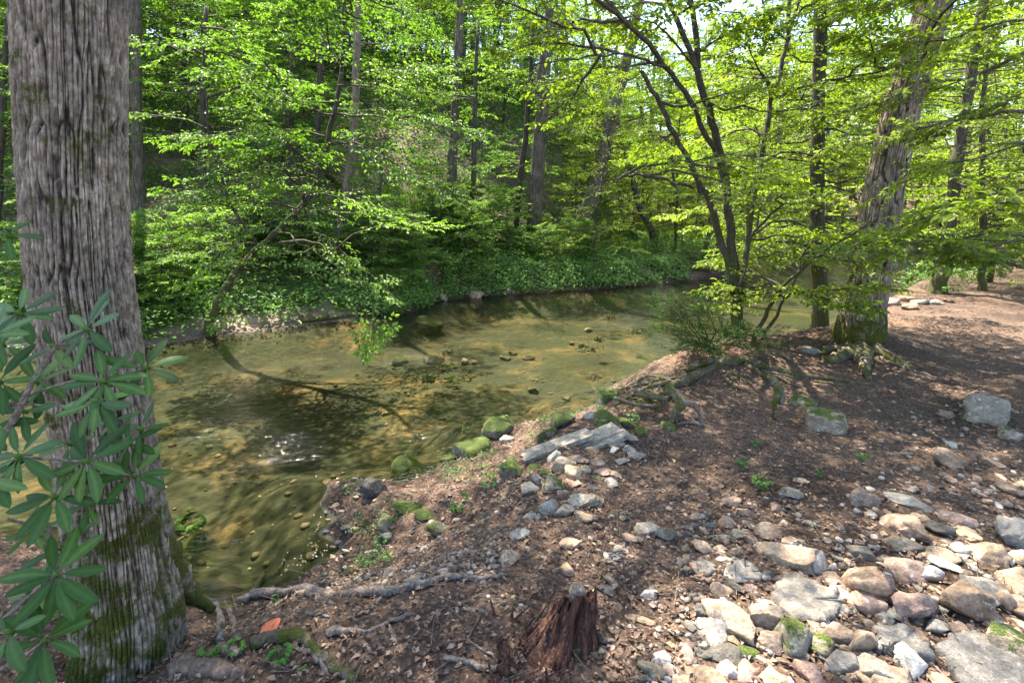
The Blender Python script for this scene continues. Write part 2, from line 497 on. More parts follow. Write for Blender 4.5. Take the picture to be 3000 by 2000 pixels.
def soil_mat(name, cols, sc=1.0, rough=.95, bump=.8, green=0.0):
    m, nt, out = new_mat(name)
    geo = N_(nt, 'ShaderNodeNewGeometry'); pos = geo.outputs['Position']
    n1 = noise_(nt, 1.6 * sc, 5, .6, pos)
    n2 = noise_(nt, 38 * sc, 6, .75, pos)
    v = N_(nt, 'ShaderNodeTexVoronoi', Scale=85 * sc); nt.links.new(pos, v.inputs['Vector'])
    r = ramp(nt, [(.25, cols[0]), (.48, cols[1]), (.64, cols[2]), (.8, cols[3])], n2.outputs[0])
    r1 = ramp(nt, [(.35, (.72, .70, .70)), (.65, (1.18, 1.14, 1.08))], n1.outputs[0])
    c = mixc(nt, 1.0, r.outputs[0], r1.outputs[0], 'MULTIPLY')
    sv = N_(nt, 'ShaderNodeSeparateColor'); nt.links.new(v.outputs['Color'], sv.inputs[0])
    rv = ramp(nt, [(.86, 0.0), (.88, .5)], sv.outputs[0])
    rc = ramp(nt, [(0, cols[3]), (.5, (.20, .13, .08)), (1, (.27, .21, .16))], sv.outputs[1])
    c = mixc(nt, rv.outputs[0], c, rc.outputs[0])
    if green:
        n4 = noise_(nt, 2.4, 5, .7, pos)
        rg = ramp(nt, [(.5, 0.0), (.62, green)], n4.outputs[0])
        c = mixc(nt, rg.outputs[0], c, (.035, .06, .012))
    n7 = noise_(nt, .55, 6, .7, pos, .5)
    r7 = ramp(nt, [(.38, (.6, .58, .56)), (.5, (1, 1, 1)), (.62, (1.3, 1.22, 1.12))], n7.outputs[0])
    c = mixc(nt, 1.0, c, r7.outputs[0], 'MULTIPLY')
    sz_ = N_(nt, 'ShaderNodeSeparateXYZ'); nt.links.new(pos, sz_.inputs[0])
    rw = N_(nt, 'ShaderNodeMapRange'); nt.links.new(sz_.outputs[2], rw.inputs[0])
    rw.inputs[1].default_value = -.5; rw.inputs[2].default_value = -.36; rw.inputs[3].default_value = .42; rw.inputs[4].default_value = 1
    c = mixc(nt, 1.0, c, rw.outputs[0], 'MULTIPLY')
    p = N_(nt, 'ShaderNodeBsdfPrincipled', Roughness=rough)
    p.inputs['Specular IOR Level'].default_value = .2
    nt.links.new(c, p.inputs['Base Color'])
    bp = N_(nt, 'ShaderNodeBump', Strength=bump, Distance=.02)
    ad = N_(nt, 'ShaderNodeMath', operation='MULTIPLY_ADD')
    nt.links.new(sv.outputs[2], ad.inputs[0]); ad.inputs[1].default_value = .35; nt.links.new(n2.outputs[0], ad.inputs[2])
    nt.links.new(ad.outputs[0], bp.inputs['Height']); nt.links.new(bp.outputs[0], p.inputs['Normal'])
    nt.links.new(p.outputs[0], out.inputs[0])
    return m

def tint_mat(name, stops, rough=.8, spec=.2, trans=0.0):
    m, nt, out = new_mat(name)
    at = N_(nt, 'ShaderNodeAttribute', attribute_name='tint')
    r = ramp(nt, stops, at.outputs['Fac'])
    p = N_(nt, 'ShaderNodeBsdfPrincipled', Roughness=rough)
    p.inputs['Specular IOR Level'].default_value = spec
    n = noise_(nt, 45, 4, .6)
    rr = ramp(nt, [(.3, .7), (.7, 1.2)], n.outputs[0])
    c = mixc(nt, 1.0, r.outputs[0], rr.outputs[0], 'MULTIPLY')
    nt.links.new(c, p.inputs['Base Color'])
    nt.links.new(p.outputs[0], out.inputs[0])
    return m

M = {}
M['leaf_green'] = leaf_mat('leaf_green', (.05, .10, .018), (.12, .205, .035), (.24, .34, .08), .52, (.95, 1.12, .3), rnd=.25)
M['leaf_yellow'] = leaf_mat('leaf_yellow', (.08, .12, .014), (.17, .225, .028), (.30, .34, .06), .54, (.95, 1.15, .22), rnd=.2)  # yellow of backlit leaves put into the base colour
M['leaf_under'] = leaf_mat('leaf_under', (.04, .09, .02), (.095, .175, .038), (.20, .30, .08), .48, (.85, 1.1, .35))
M['leaf_rhodo'] = leaf_mat('leaf_rhodo', (.022, .052, .008), (.042, .092, .014), (.11, .165, .04), .24, (.9, 1.3, .3), rough=.5, spec=.22, rnd=.7)
M['needle'] = leaf_mat('needle', (.018, .045, .010), (.038, .085, .016), (.075, .14, .03), .3, spec=.12)
M['bark_hero'] = bark_mat('bark_hero', (.06, .044, .031), (.185, .145, .108), (.33, .275, .22), .62, (-.1, 1.6), 8, .3, zs=.6)
M['bark_right'] = bark_mat('bark_right', (.06, .045, .032), (.17, .13, .10), (.33, .27, .21), 1.0, (-.1, .5), 8, .3)
M['bark_dark'] = bark_mat('bark_dark', (.022, .018, .013), (.055, .046, .036), (.12, .105, .085), .55, (-.2, 3.0), 9, .3)
M['bark_far'] = bark_mat('bark_far', (.035, .028, .021), (.09, .073, .055), (.19, .16, .125), .8, (-.2, 1.6), 6, .5)
M['root'] = bark_mat('root', (.045, .034, .026), (.14, .11, .088), (.28, .235, .195), .0, (0, 1), 14, .3, zs=1)
M['root_moss'] = bark_mat('root_moss', (.035, .028, .02), (.10, .08, .06), (.2, .16, .12), .55, (-1, 2), 12, .2, zs=1)
M['hero_root'] = bark_mat('hero_root', (.05, .04, .03), (.15, .12, .095), (.27, .23, .19), .9, (-.3, .9), 8, .3, zs=.6)
M['root_brown'] = bark_mat('root_brown', (.04, .028, .02), (.10, .072, .055), (.18, .135, .11), 0, (0, 1), 10, .1, zs=1)
M['log'] = bark_mat('log', (.06, .045, .03), (.16, .12, .08), (.28, .22, .15), 1.0, (-2, 6), 9, .3, zs=1)
M['stump'] = bark_mat('stump', (.012, .006, .005), (.05, .022, .015), (.13, .07, .05), 0, (0, 1), 12, .12, bump=1.0, zs=.08)
M['plank'] = bark_mat('plank', (.08, .07, .056), (.20, .175, .14), (.33, .29, .235), .0, (0, 1), 5, .25, zs=1)
M['s_tan'] = stone_mat('stone_tan', (.16, .11, .07), (.28, .21, .145), (.40, .32, .235))
M['s_grey'] = stone_mat('stone_grey', (.11, .10, .082), (.205, .185, .155), (.31, .285, .245), .35)
M['s_white'] = stone_mat('stone_white', (.24, .22, .19), (.37, .345, .30), (.53, .50, .45), .3, dark=.4)
M['s_brown'] = stone_mat('stone_brown', (.10, .07, .05), (.20, .145, .105), (.32, .25, .19), .3)
M['s_red'] = stone_mat('stone_red', (.12, .08, .065), (.225, .155, .125), (.34, .27, .225), .35)
M['s_dark'] = stone_mat('stone_dark', (.04, .038, .032), (.09, .085, .072), (.16, .15, .13), .15)
M['s_moss'] = stone_mat('stone_moss', (.07, .065, .05), (.15, .14, .115), (.27, .26, .23), .3, moss=1.0)
M['s_halfmoss'] = stone_mat('stone_halfmoss', (.09, .08, .06), (.2, .17, .13), (.33, .3, .25), .3, moss=.55)
M['s_slab'] = stone_mat('stone_slab', (.12, .112, .10), (.20, .188, .168), (.31, .295, .27), .25, scale=3.0, dark=.5)
M['ground'] = soil_mat('forest_soil', [(.025, .018, .012), (.068, .044, .031), (.135, .092, .068), (.24, .17, .13)])
M['hill'] = soil_mat('hill_litter', [(.03, .022, .014), (.075, .055, .036), (.13, .095, .065), (.2, .15, .11)], .8, green=.9)
M['sand'] = soil_mat('shore_sand', [(.15, .11, .085), (.23, .175, .135), (.30, .235, .185), (.36, .29, .23)], 1.4)
M['litter'] = tint_mat('dry_leaf', [(0, (.05, .03, .02)), (.3, (.12, .075, .05)), (.6, (.19, .12, .08)), (.85, (.31, .22, .16)), (1, (.40, .31, .11))])
M['pebble'] = tint_mat('pebble', [(0, (.06, .05, .04)), (.45, (.14, .105, .078)), (.85, (.25, .195, .145)), (1, (.36, .31, .26))])
M['terracotta'] = tint_mat('terracotta', [(0, (.42, .12, .06)), (1, (.42, .12, .06))])
M['moss'] = tint_mat('moss', [(0, (.035, .06, .006)), (.5, (.085, .13, .01)), (1, (.17, .2, .02))])
M['seedling'] = leaf_mat('leaf_seedling', (.035, .09, .015), (.055, .14, .02), (.09, .19, .03), .35)

def bed_mat():
    m, nt, out = new_mat('stream_bed')
    geo = N_(nt, 'ShaderNodeNewGeometry'); pos = geo.outputs['Position']
    n1 = noise_(nt, 1.1, 6, .66, pos, .05); n2 = noise_(nt, 26, 5, .7, pos)
    r = ramp(nt, [(.38, (.011, .014, .007)), (.52, (.024, .025, .012)), (.62, (.080, .056, .027)), (.80, (.20, .135, .075))], n1.outputs[0])
    v = N_(nt, 'ShaderNodeTexVoronoi', Scale=11); nt.links.new(pos, v.inputs['Vector'])
    sv = N_(nt, 'ShaderNodeSeparateColor'); nt.links.new(v.outputs['Color'], sv.inputs[0])
    rv = ramp(nt, [(0, (.55, .52, .5)), (.6, (1, .95, .9)), (1, (1.5, 1.3, 1.1))], sv.outputs[0])
    c = mixc(nt, .8, r.outputs[0], rv.outputs[0], 'MULTIPLY')
    r2 = ramp(nt, [(.3, .5), (.7, 1.35)], n2.outputs[0])
    c = mixc(nt, 1.0, c, r2.outputs[0], 'MULTIPLY')
    p = N_(nt, 'ShaderNodeBsdfPrincipled', Roughness=.9); nt.links.new(c, p.inputs['Base Color'])
    bp = N_(nt, 'ShaderNodeBump', Strength=.8, Distance=.03)
    nt.links.new(v.outputs['Distance'], bp.inputs['Height']); bp.invert = True
    nt.links.new(bp.outputs[0], p.inputs['Normal'])
    nt.links.new(p.outputs[0], out.inputs[0])
    return m
M['bed'] = bed_mat()

def water_mat():
    m, nt, out = new_mat('stream_water')
    geo = N_(nt, 'ShaderNodeNewGeometry')
    mp = N_(nt, 'ShaderNodeMapping'); mp.inputs['Rotation'].default_value = (0, 0, math.radians(-25))
    mp.inputs['Scale'].default_value = (.75, 1.35, 1)
    nt.links.new(geo.outputs['Position'], mp.inputs[0])
    n1 = noise_(nt, 5.0, 4, .6, mp.outputs[0], .15); n2 = noise_(nt, 22, 3, .6, mp.outputs[0], .1)
    n3 = noise_(nt, .5, 2, .5, geo.outputs['Position'])
    rr = ramp(nt, [(.4, .12), (.62, 1.0)], n3.outputs[0])
    ad = N_(nt, 'ShaderNodeMath', operation='MULTIPLY_ADD')
    nt.links.new(n2.outputs[0], ad.inputs[0]); ad.inputs[1].default_value = .45; nt.links.new(n1.outputs[0], ad.inputs[2])
    mu = N_(nt, 'ShaderNodeMath', operation='MULTIPLY'); nt.links.new(ad.outputs[0], mu.inputs[0]); nt.links.new(rr.outputs[0], mu.inputs[1])
    bp = N_(nt, 'ShaderNodeBump', Strength=1.0, Distance=.030)
    nt.links.new(mu.outputs[0], bp.inputs['Height'])
    gl = N_(nt, 'ShaderNodeBsdfGlossy', Roughness=.07); gl.inputs[0].default_value = (1, 1, 1, 1)
    nt.links.new(bp.outputs[0], gl.inputs['Normal'])
    tr = N_(nt, 'ShaderNodeBsdfTransparent'); tr.inputs[0].default_value = (.74, .74, .58, 1)
    fr = N_(nt, 'ShaderNodeFresnel', IOR=1.33); nt.links.new(bp.outputs[0], fr.inputs['Normal'])
    mx = N_(nt, 'ShaderNodeMixShader'); nt.links.new(fr.outputs[0], mx.inputs[0])
    nt.links.new(tr.outputs[0], mx.inputs[1]); nt.links.new(gl.outputs[0], mx.inputs[2])
    nt.links.new(mx.outputs[0], out.inputs[0])
    return m
M['water'] = water_mat()

# ------------------------------------------------------------------ setting: ground, hillside, stream bed, water
def build_terrain():
    front = np.arange(math.radians(-62), math.radians(62), .0052)
    back = np.arange(math.radians(62), math.radians(298), .06)
    th = np.concatenate([front, back])
    r = [0.02, .3, .6, .9]
    while r[-1] < 12: r.append(r[-1] * 1.0088)
    while r[-1] < 330: r.append(r[-1] * 1.035)
    r = np.array(r)
    Rr, Th = np.meshgrid(r, th, indexing='ij')
    X = Rr * np.sin(Th); Y = Rr * np.cos(Th)
    Zt = H(X, Y)
    near = smooth((14 - Rr) / 4)
    Zt += near * smooth((sdf(X, Y) + .02) / .15) * (0.016 * fbm(X * 22, Y * 22, 77, 3))
    nt_, nr = len(th), len(r)
    V = np.stack([X, Y, Zt], -1).reshape(-1, 3)
    i = np.arange(nr - 1)[:, None] * nt_; j = np.arange(nt_)[None]; jn = (j + 1) % nt_
    F = np.stack([i + j, i + nt_ + j, i + nt_ + jn, i + jn], -1).reshape(-1, 4)
    D = sdf(X, Y).ravel()
    hs = hill(X, Y)[2].ravel()
    zc = V[:, 2]
    fd = zc[F].max(1)
    bed = (D[F].mean(1) < 0.05) & (fd < WZ + .03)
    side = (~bed) & (hs[F].mean(1) > -1.6)
    XY = V[F].mean(1)
    sand = (~bed) & (D[F].mean(1) < .8 + .4 * fbm(XY[:, 0] * 1.3, XY[:, 1] * 1.3, 8, 2)) & (XY[:, 1] > 7.2) & (XY[:, 0] < -3.3) & (XY[:, 0] > -9)
    side = side & ~sand
    gr = (~bed) & (~side) & (~sand)
    for name, msk, mat in (('ground', gr, M['ground']), ('hillside', side, M['hill']), ('stream_bed', bed, M['bed']), ('sand_bank', sand, M['sand'])):
        f = F[msk]; u, inv = np.unique(f, return_inverse=True)
        a = Acc(); a.add(V[u], inv.reshape(-1, 4))
        o = link(name, a.mesh(name, mat)); o['kind'] = 'structure'
build_terrain()

a = Acc()
n = len(POLY)
# water: one sheet following the stream, reaching a little into the banks
bmw = bmesh.new()
cx, cy = POLY[:, 0], POLY[:, 1]
exp = []
for k in range(n):
    p = POLY[k]; q0 = POLY[k - 1]; q1 = POLY[(k + 1) % n]
    t = nrm(q1 - q0); nn = np.array([t[1], -t[0]])
    exp.append(p + nn * .25)
area = 0.5 * np.sum(cx * np.roll(cy, -1) - np.roll(cx, -1) * cy)
if area < 0:
    exp = [POLY[k] * 2 - e for k, e in enumerate(exp)]
fc = bmw.faces.new([bmw.verts.new((e[0], e[1], WZ)) for e in exp])
bmesh.ops.triangulate(bmw, faces=[fc], ngon_method='EAR_CLIP')
me = bpy.data.meshes.new('water'); bmw.to_mesh(me); bmw.free(); me.materials.append(M['water'])
if me.polygons[0].normal.z < 0: me.flip_normals()
wo_ = link('water', me); wo_['kind'] = 'structure'

# ------------------------------------------------------------------ detailed trunks
def trunk_mesh(path, rad, nu, nv, ridges, depth, flare=None, seed=1, mat=None, name='trunk', zfine=None, origin=(0, 0, 0)):
    """tapered trunk with bark ridges as real relief"""
    path = np.asarray(path, float); rad = np.asarray(rad, float)
    s = np.concatenate([[0], np.cumsum(np.linalg.norm(np.diff(path, axis=0), axis=1))])
    if zfine: sv = np.concatenate([np.linspace(0, zfine, int(nv * .85)), np.linspace(zfine, s[-1], int(nv * .15) + 2)[1:]])
    else: sv = np.linspace(0, s[-1], nv)
    C = np.stack([np.interp(sv, s, path[:, k]) for k in range(3)], 1)
    for _ in range(6):
        C[1:-1] = (C[:-2] + 2 * C[1:-1] + C[2:]) / 4
    rr = np.interp(sv, s, rad)
    th = np.linspace(0, 2 * np.pi, nu, endpoint=False)
    U, Vv = np.meshgrid(th / (2 * np.pi) * ridges, sv, indexing='xy')
    # furrows that split and join round long plates
    w1 = .55 * (vnoise(U * .5, Vv * 2.2, seed, px=ridges // 2) - .5) + .25 * (vnoise(U, Vv * 9, seed + 4, px=ridges) - .5)
    a1 = np.abs(2 * vnoise(U + w1, Vv * 3.6, seed + 1, px=ridges) - 1)
    a2 = np.abs(2 * vnoise(U + w1 + .5, Vv * 5.5, seed + 7, px=ridges) - 1)
    ph = np.abs(np.sin((U + w1 + .9 * vnoise(U * .5, Vv * 4, seed + 9, px=ridges // 2)) * np.pi))
    fur = np.minimum(smooth(a1 * 3.2), smooth(ph * 1.8 + .25 * a2))
    g2 = vnoise(U * 2, Vv * 22, seed + 2, px=ridges * 2); g3 = vnoise(U * 3, Vv * 60, seed + 3, px=ridges * 3)
    g4 = vnoise(U * .25, Vv * 1.1, seed + 12, px=ridges // 4)
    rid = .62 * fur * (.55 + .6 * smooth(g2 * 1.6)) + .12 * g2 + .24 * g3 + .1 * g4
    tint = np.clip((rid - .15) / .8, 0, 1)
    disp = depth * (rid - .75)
    Rr = rr[:, None] + disp * np.clip(rr[:, None] / rr.max() * 1.2, .3, 1)
    if flare is not None:
        zb, k, amp = flare    # height of the flare, number of buttresses, strength
        fall = np.exp(-np.maximum(sv, 0) / zb)[:, None]
        Rr = Rr * (1 + amp * fall * (.55 + .45 * np.cos(k * th + seed)[None, :] + .25 * np.cos((k + 2) * th + 2.1)[None, :]))
    V = C[:, None, :] + Rr[..., None] * np.stack([np.cos(th), np.sin(th), np.zeros_like(th)], 1)[None]
    n_, m_ = len(sv), nu
    i = np.arange(n_ - 1)[:, None] * m_; j = np.arange(m_)[None]; jn = (j + 1) % m_
    F = np.stack([i + j, i + jn, i + m_ + jn, i + m_ + j], -1).reshape(-1, 4)
    a = Acc(); a.add(V.reshape(-1, 3) - np.asarray(origin), F, None, tint.ravel())
    return a.mesh(name, mat)

def px_path(pts, Y):
    """pts: (px, py, width_px[, Y]) from the ground up"""
    P, Rd = [], []
    for q in pts:
        y = q[3] if len(q) > 3 else Y
        p = PY(q[0], q[1], y); P.append(p); Rd.append(q[2] * .5 * y / FPX / math.hypot(1, (q[0] - 1500) / FPX))
    return P, Rd

# big left trunk -----------------------------------------------------
HY = 2.08
P, Rd = px_path([(372, 2010, 372), (374, 1790, 356), (352, 1620, 335), (330, 1450, 326), (303, 1250, 318), (268, 1020, 318), (238, 820, 322), (218, 500, 324), (208, 0, 334)], HY)
base = P[0].copy(); gz = h1(base[0], base[1])
gz = min(gz, base[2]) if base[2] < gz else gz
P = [np.array([base[0], base[1], min(gz, base[2]) - .2])] + P
Rd = [Rd[0] * 1.02] + Rd
top = P[-1]
for k, (dz, dx, rr) in enumerate([(1.5, -.02, .30), (4, .05, .27), (8, .3, .22), (12, .5, .14), (15, .6, .06)]):
    P.append(top + np.array([dx, .05 * dz, dz])); Rd.append(rr)
hero = empty('large_tree', (P[0][0], P[0][1], gz))
tag(hero, 'large grey furrowed trunk filling the left edge, its flared foot green with moss', 'tree')
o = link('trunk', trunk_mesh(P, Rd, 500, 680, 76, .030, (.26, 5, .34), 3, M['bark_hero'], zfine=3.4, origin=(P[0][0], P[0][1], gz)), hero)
HERO_BASE = np.array([P[0][0], P[0][1], gz]); HERO_TOP = P
crW, crL = Acc(), Acc()
rg = np.random.default_rng(21)
for k in range(10):
    z = 5.6 + k * .8
    an = k * 2.4 + .3
    c = np.array([P[-1][0] * .5 + P[8][0] * .5, HY + .3, z])
    d = np.array([math.cos(an), math.sin(an), .35])
    L = 4.6 - .16 * k
    PP = spray(crW, crL, c, d, L, .06, rg, 9, 5, 4, .10, .12, False, .5)
    for q in (2, 4, 6):
        d2 = nrm(PP[q] - PP[q - 1]) + rg.normal(0, .5, 3) * np.array([1, 1, .4])
        spray(crW, crL, PP[q], d2, L * .45, .03, rg, 8, 5, 4, .10, .15, False, .5)
for k in range(36):  # unseen overhead boughs, added to throw shade on the near water
    p1 = np.array([rg.uniform(-6.2, .2), rg.uniform(4.5, 10.6), rg.uniform(6.9, 9.2)])
    p0 = np.array([-2.7, 2.6, p1[2] - rg.uniform(.5, 1.8)])
    spray(crW, crL, p0, p1 - p0, np.linalg.norm(p1 - p0), .05, rg, 18, 6, 4, .10, .1, False, .3, dens=.8, clump=.6, gap=.3)
o = link('limbs', crW.mesh('limbs', M['bark_far']), hero); o.matrix_parent_inverse = Matrix.Translation(-hero.location)
o = link('crown', crL.mesh('crown', M['leaf_green'], False), hero); o.matrix_parent_inverse = Matrix.Translation(-hero.location)

# leaning right trunk ------------------------------------------------
RY = 6.7
P, Rd = px_path([(2500, 1075, 250), (2512, 1010, 175), (2530, 900, 138), (2556, 740, 128), (2592, 540, 122), (2640, 320, 118), (2690, 160, 116), (2745, 0, 112)], RY)
P[0][2] -= .15
gz = h1(P[0][0], P[0][1])
top = P[-1]
for dz, dx, rr in [(2, .5, .22), (5, 1.0, .18), (9, 1.3, .1), (12, 1.4, .04)]:
    P.append(top + np.array([dx, .1 * dz, dz])); Rd.append(rr)
rt = empty('leaning_tree', (P[0][0], P[0][1], gz))
tag(rt, 'thick brown ridged trunk leaning right on the near bank, mossy root flare', 'tree')
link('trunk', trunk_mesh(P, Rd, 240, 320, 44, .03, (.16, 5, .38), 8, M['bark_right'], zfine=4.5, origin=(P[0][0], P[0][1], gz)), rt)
crW, crL = Acc(), Acc()
rg = np.random.default_rng(22)
for k in range(14):
    z = 5.5 + k * .6; an = k * 2.4 + 1
    c = np.array([np.interp(z, [q[2] for q in P], [q[0] for q in P]), np.interp(z, [q[2] for q in P], [q[1] for q in P]), z])
    d = np.array([math.cos(an), math.sin(an), .35]); L = 4.2 - .15 * k
    PP = spray(crW, crL, c, d, L, .06, rg, 9, 5, 4, .10, .12, False, .5)
    for q in (2, 4, 6):
        d2 = nrm(PP[q] - PP[q - 1]) + rg.normal(0, .5, 3) * np.array([1, 1, .4])
        spray(crW, crL, PP[q], d2, L * .45, .03, rg, 8, 5, 4, .10, .15, False, .5)
for nm, ac, mt in (('limbs', crW, M['bark_far']), ('crown', crL, M['leaf_yellow'])):
    o = link(nm, ac.mesh(nm, mt, nm != 'crown'), rt); o.matrix_parent_inverse = Matrix.Translation(-rt.location)

# generic tree made from stems drawn in the photograph ---------------------
def stem_tree(name, stems, label, cat='tree', bark='bark_dark', leafm='leaf_green', nspray=0, Lr=(1.0, 1.8), ll=.06, zr=(.2, .98),
              seed=0, six=False, group=None, extra=(), segs=9, dirbias=(0, 0, 0), dens=1.0, nl=12, foot=True, tw=6, droop=.2, rsp=.018, first=0):
    rg = np.random.default_rng(seed)
    W, Lf = Acc(), Acc(); paths = []
    b = None
    for st in stems:
        P = [PY(q[0], q[1], q[3]) for q in st]; Rd = [q[2] * .5 * q[3] / FPX / math.hypot(1, (q[0] - 1500) / FPX) for q in st]
        P = np.array(P)
        t = np.linspace(0, 1, len(P)); tt = np.linspace(0, 1, len(P) * 4)
        Q = np.stack([np.interp(tt, t, P[:, k]) for k in range(3)], 1)
        for _ in range(3): Q[1:-1] = (Q[:-2] + 2 * Q[1:-1] + Q[2:]) / 4
        Q[1:-1] += rg.normal(0, .012, Q[1:-1].shape)
        rd = np.interp(tt, t, Rd)
        if b is None:
            b = Q[0].copy(); g = h1(b[0], b[1])
            if foot:
                Q = np.concatenate([[np.array([b[0], b[1], min(g, b[2]) - .15])], Q]); rd = np.concatenate([[rd[0] * 1.5], rd])
                rd[1] *= 1.18
            b[2] = g if foot else b[2]
        tube(W, Q, rd, segs, True, rough=.12, seed=seed)
        paths.append((Q, rd))
    wts = np.array([np.linalg.norm(np.diff(q, axis=0), axis=1).sum() for q, _ in paths[first:]]); wts /= wts.sum()
    for k in range(nspray):
        Q, rd = paths[first + rg.choice(len(wts), p=wts)]
        x = rg.uniform(*zr) * (len(Q) - 1); i = int(min(x, len(Q) - 2)); c = Q[i] + (Q[i + 1] - Q[i]) * (x - i)
        an = rg.uniform(0, 2 * np.pi)
        d = np.array([math.cos(an), math.sin(an), rg.uniform(-.05, .4)]) + np.array(dirbias)
        spray(W, Lf, c, d, rg.uniform(*Lr), rsp, rg, nl, tw, 5, ll, droop, six, .42, six, dens=dens)
    for (p0, p1, L_extra, kw) in extra:
        p0 = np.array(p0); p1 = np.array(p1)
        k2 = dict(nl=14, tw=6, lv=5, ll=ll, droop=.1, twig=True, six=six); k2.update(kw)
        spray(W, Lf, p0, p1 - p0, np.linalg.norm(p1 - p0) * L_extra, .018, rg, **k2)
    root = empty(name, b); tag(root, label, cat, group)
    inv = Matrix.Translation(-root.location)
    o = link('trunk', W.mesh('trunk', M[bark]), root); o.matrix_parent_inverse = inv
    if Lf.n:
        o = link('crown', Lf.mesh('crown', M[leafm], False), root); o.matrix_parent_inverse = inv
    return root, paths

# many-stemmed tree on the point of the bank
D0 = 6.6
ms_st = [
    [(2168, 1065, 74, D0), (2165, 960, 58, D0), (2160, 860, 50, D0), (2148, 760, 44, D0), (2140, 640, 40, D0), (2120, 500, 38, D0), (2085, 350, 33, D0 - .3), (2045, 200, 28, D0 - .5), (1985, 60, 22, D0 - .7), (1900, -120, 16, D0 - .9)],
    [(2150, 860, 34, D0), (2110, 700, 34, D0), (2080, 600, 32, D0 - .2), (2060, 560, 28, D0 - .3), (2010, 450, 24, D0 - .5), (1945, 330, 22, D0 - .8), (1880, 210, 18, D0 - 1)],
    [(2120, 500, 26, D0), (2040, 330, 24, D0 - .5), (1960, 200, 22, D0 - .9), (1830, 60, 18, D0 - 1.4), (1700, -40, 14, D0 - 1.8)],
    [(2170, 900, 26, D0), (2190, 700, 26, D0 + .2), (2215, 540, 24, D0 + .3), (2260, 300, 22, D0 + .4), (2310, 120, 18, D0 + .4), (2345, -40, 14, D0 + .5)],
    [(2190, 1050, 22, D0 - .1), (2235, 930, 20, D0 - .2), (2300, 830, 16, D0 - .4), (2400, 740, 12, D0 - .7), (2560, 650, 8, D0 - 1.0)],
    [(2195, 1055, 18, D0 - .1), (2260, 950, 16, D0 - .2), (2330, 820, 12, D0 - .3), (2380, 700, 9, D0 - .4)],
    [(2160, 1050, 16, D0 - .1), (2155, 900, 14, D0 - .2), (2185, 760, 12, D0 - .3), (2230, 600, 9, D0 - .4)],
    [(2255, 290, 16, D0 + .4), (2400, 245, 13, D0), (2560, 215, 10, D0 - .5), (2780, 150, 6, D0 - 1)],
    [(2050, 560, 20, D0 - .3), (1950, 520, 15, D0 - .6), (1850, 510, 11, D0 - .9), (1740, 540, 6, D0 - 1.2)],
    [(2045, 200, 26, D0 - .5), (2000, -200, 22, D0 - .2), (1940, -700, 18, D0), (1880, -1100, 9, D0 + .2)],  # stems from here that climb out of view are added to dapple the ground
    [(2310, 120, 20, D0 + .4), (2330, -300, 20, D0 + .4), (2320, -800, 15, D0 + .3), (2300, -1200, 8, D0 + .3)],
    [(1985, 60, 20, D0 - .7), (1750, -350, 18, D0 - .5), (1500, -650, 13, D0 - .3), (1300, -800, 7, D0 - .2)],
    [(1830, 60, 16, D0 - 1.4), (1600, -200, 14, D0 - 1.2), (1300, -420, 11, D0 - .9), (1000, -550, 7, D0 - .6)],
    [(1960, 200, 14, D0 - .9), (1850, 160, 11, D0 - 1.3), (1720, 165, 8, D0 - 1.6), (1560, 190, 5, D0 - 1.8)],
]
ms_st = [[(q[0], q[1], q[2] * .66, q[3]) for q in st] for st in ms_st]
rgc = np.random.default_rng(303); ms_ex = []
for k in range(30):  # high canopy above the view, added to shade the foreground
    p1 = np.array([rgc.uniform(-2.6, 4.8), rgc.uniform(4.0, 9.6), rgc.uniform(6.4, 8.2)])
    p0 = np.array([rgc.uniform(1.2, 3.2), rgc.uniform(6.2, 7.0), p1[2] - rgc.uniform(.1, .8)])
    if np.linalg.norm(p1 - p0) < 1: continue
    ms_ex.append((p0, p1, 1.05, dict(nl=14, tw=6, lv=4, ll=.085, spread=.36, twig=False, dens=.8, clump=.6)))
for a_, b_, ya, yb in (((2310, 120), (2080, 20), 7.0, 6.2), ((2320, 60), (2480, -30), 7.0, 6.4), ((2050, 150), (2230, 40), 6.1, 6.0), ((1960, 60), (2130, -20), 6.0, 5.8), ((2040, 200), (1800, -10), 6.0, 5.6)):
    ms_ex.append((PY(*a_, ya), PY(*b_, yb), 1.1, dict(nl=14, tw=6, lv=5, ll=.065)))
MS, ms_paths = stem_tree('many_stemmed_tree', ms_st, 'many-stemmed dark mossy tree arching left over the stream from the bank point', bark='bark_dark',
          leafm='leaf_yellow', nspray=62, Lr=(.8, 1.8), ll=.064, zr=(.42, .98), seed=5, six=True, dirbias=(.1, 0, .0), segs=10, dens=.8, droop=.16, extra=ms_ex)

# dark upright trunk between the point and the leaning tree
stem_tree('streamside_tree', [[(2402, 1000, 66, 8.0), (2404, 900, 54, 8.0), (2398, 700, 48, 8.0), (2395, 400, 44, 8.0), (2405, 0, 40, 8.0), (2408, -900, 30, 8.0), (2420, -2000, 14, 8.0)]],
          'dark upright trunk at the water edge just left of the thick leaning tree', leafm='leaf_yellow', nspray=52, Lr=(1.4, 2.8), ll=.078, zr=(.3, .9), seed=6, dens=.9)

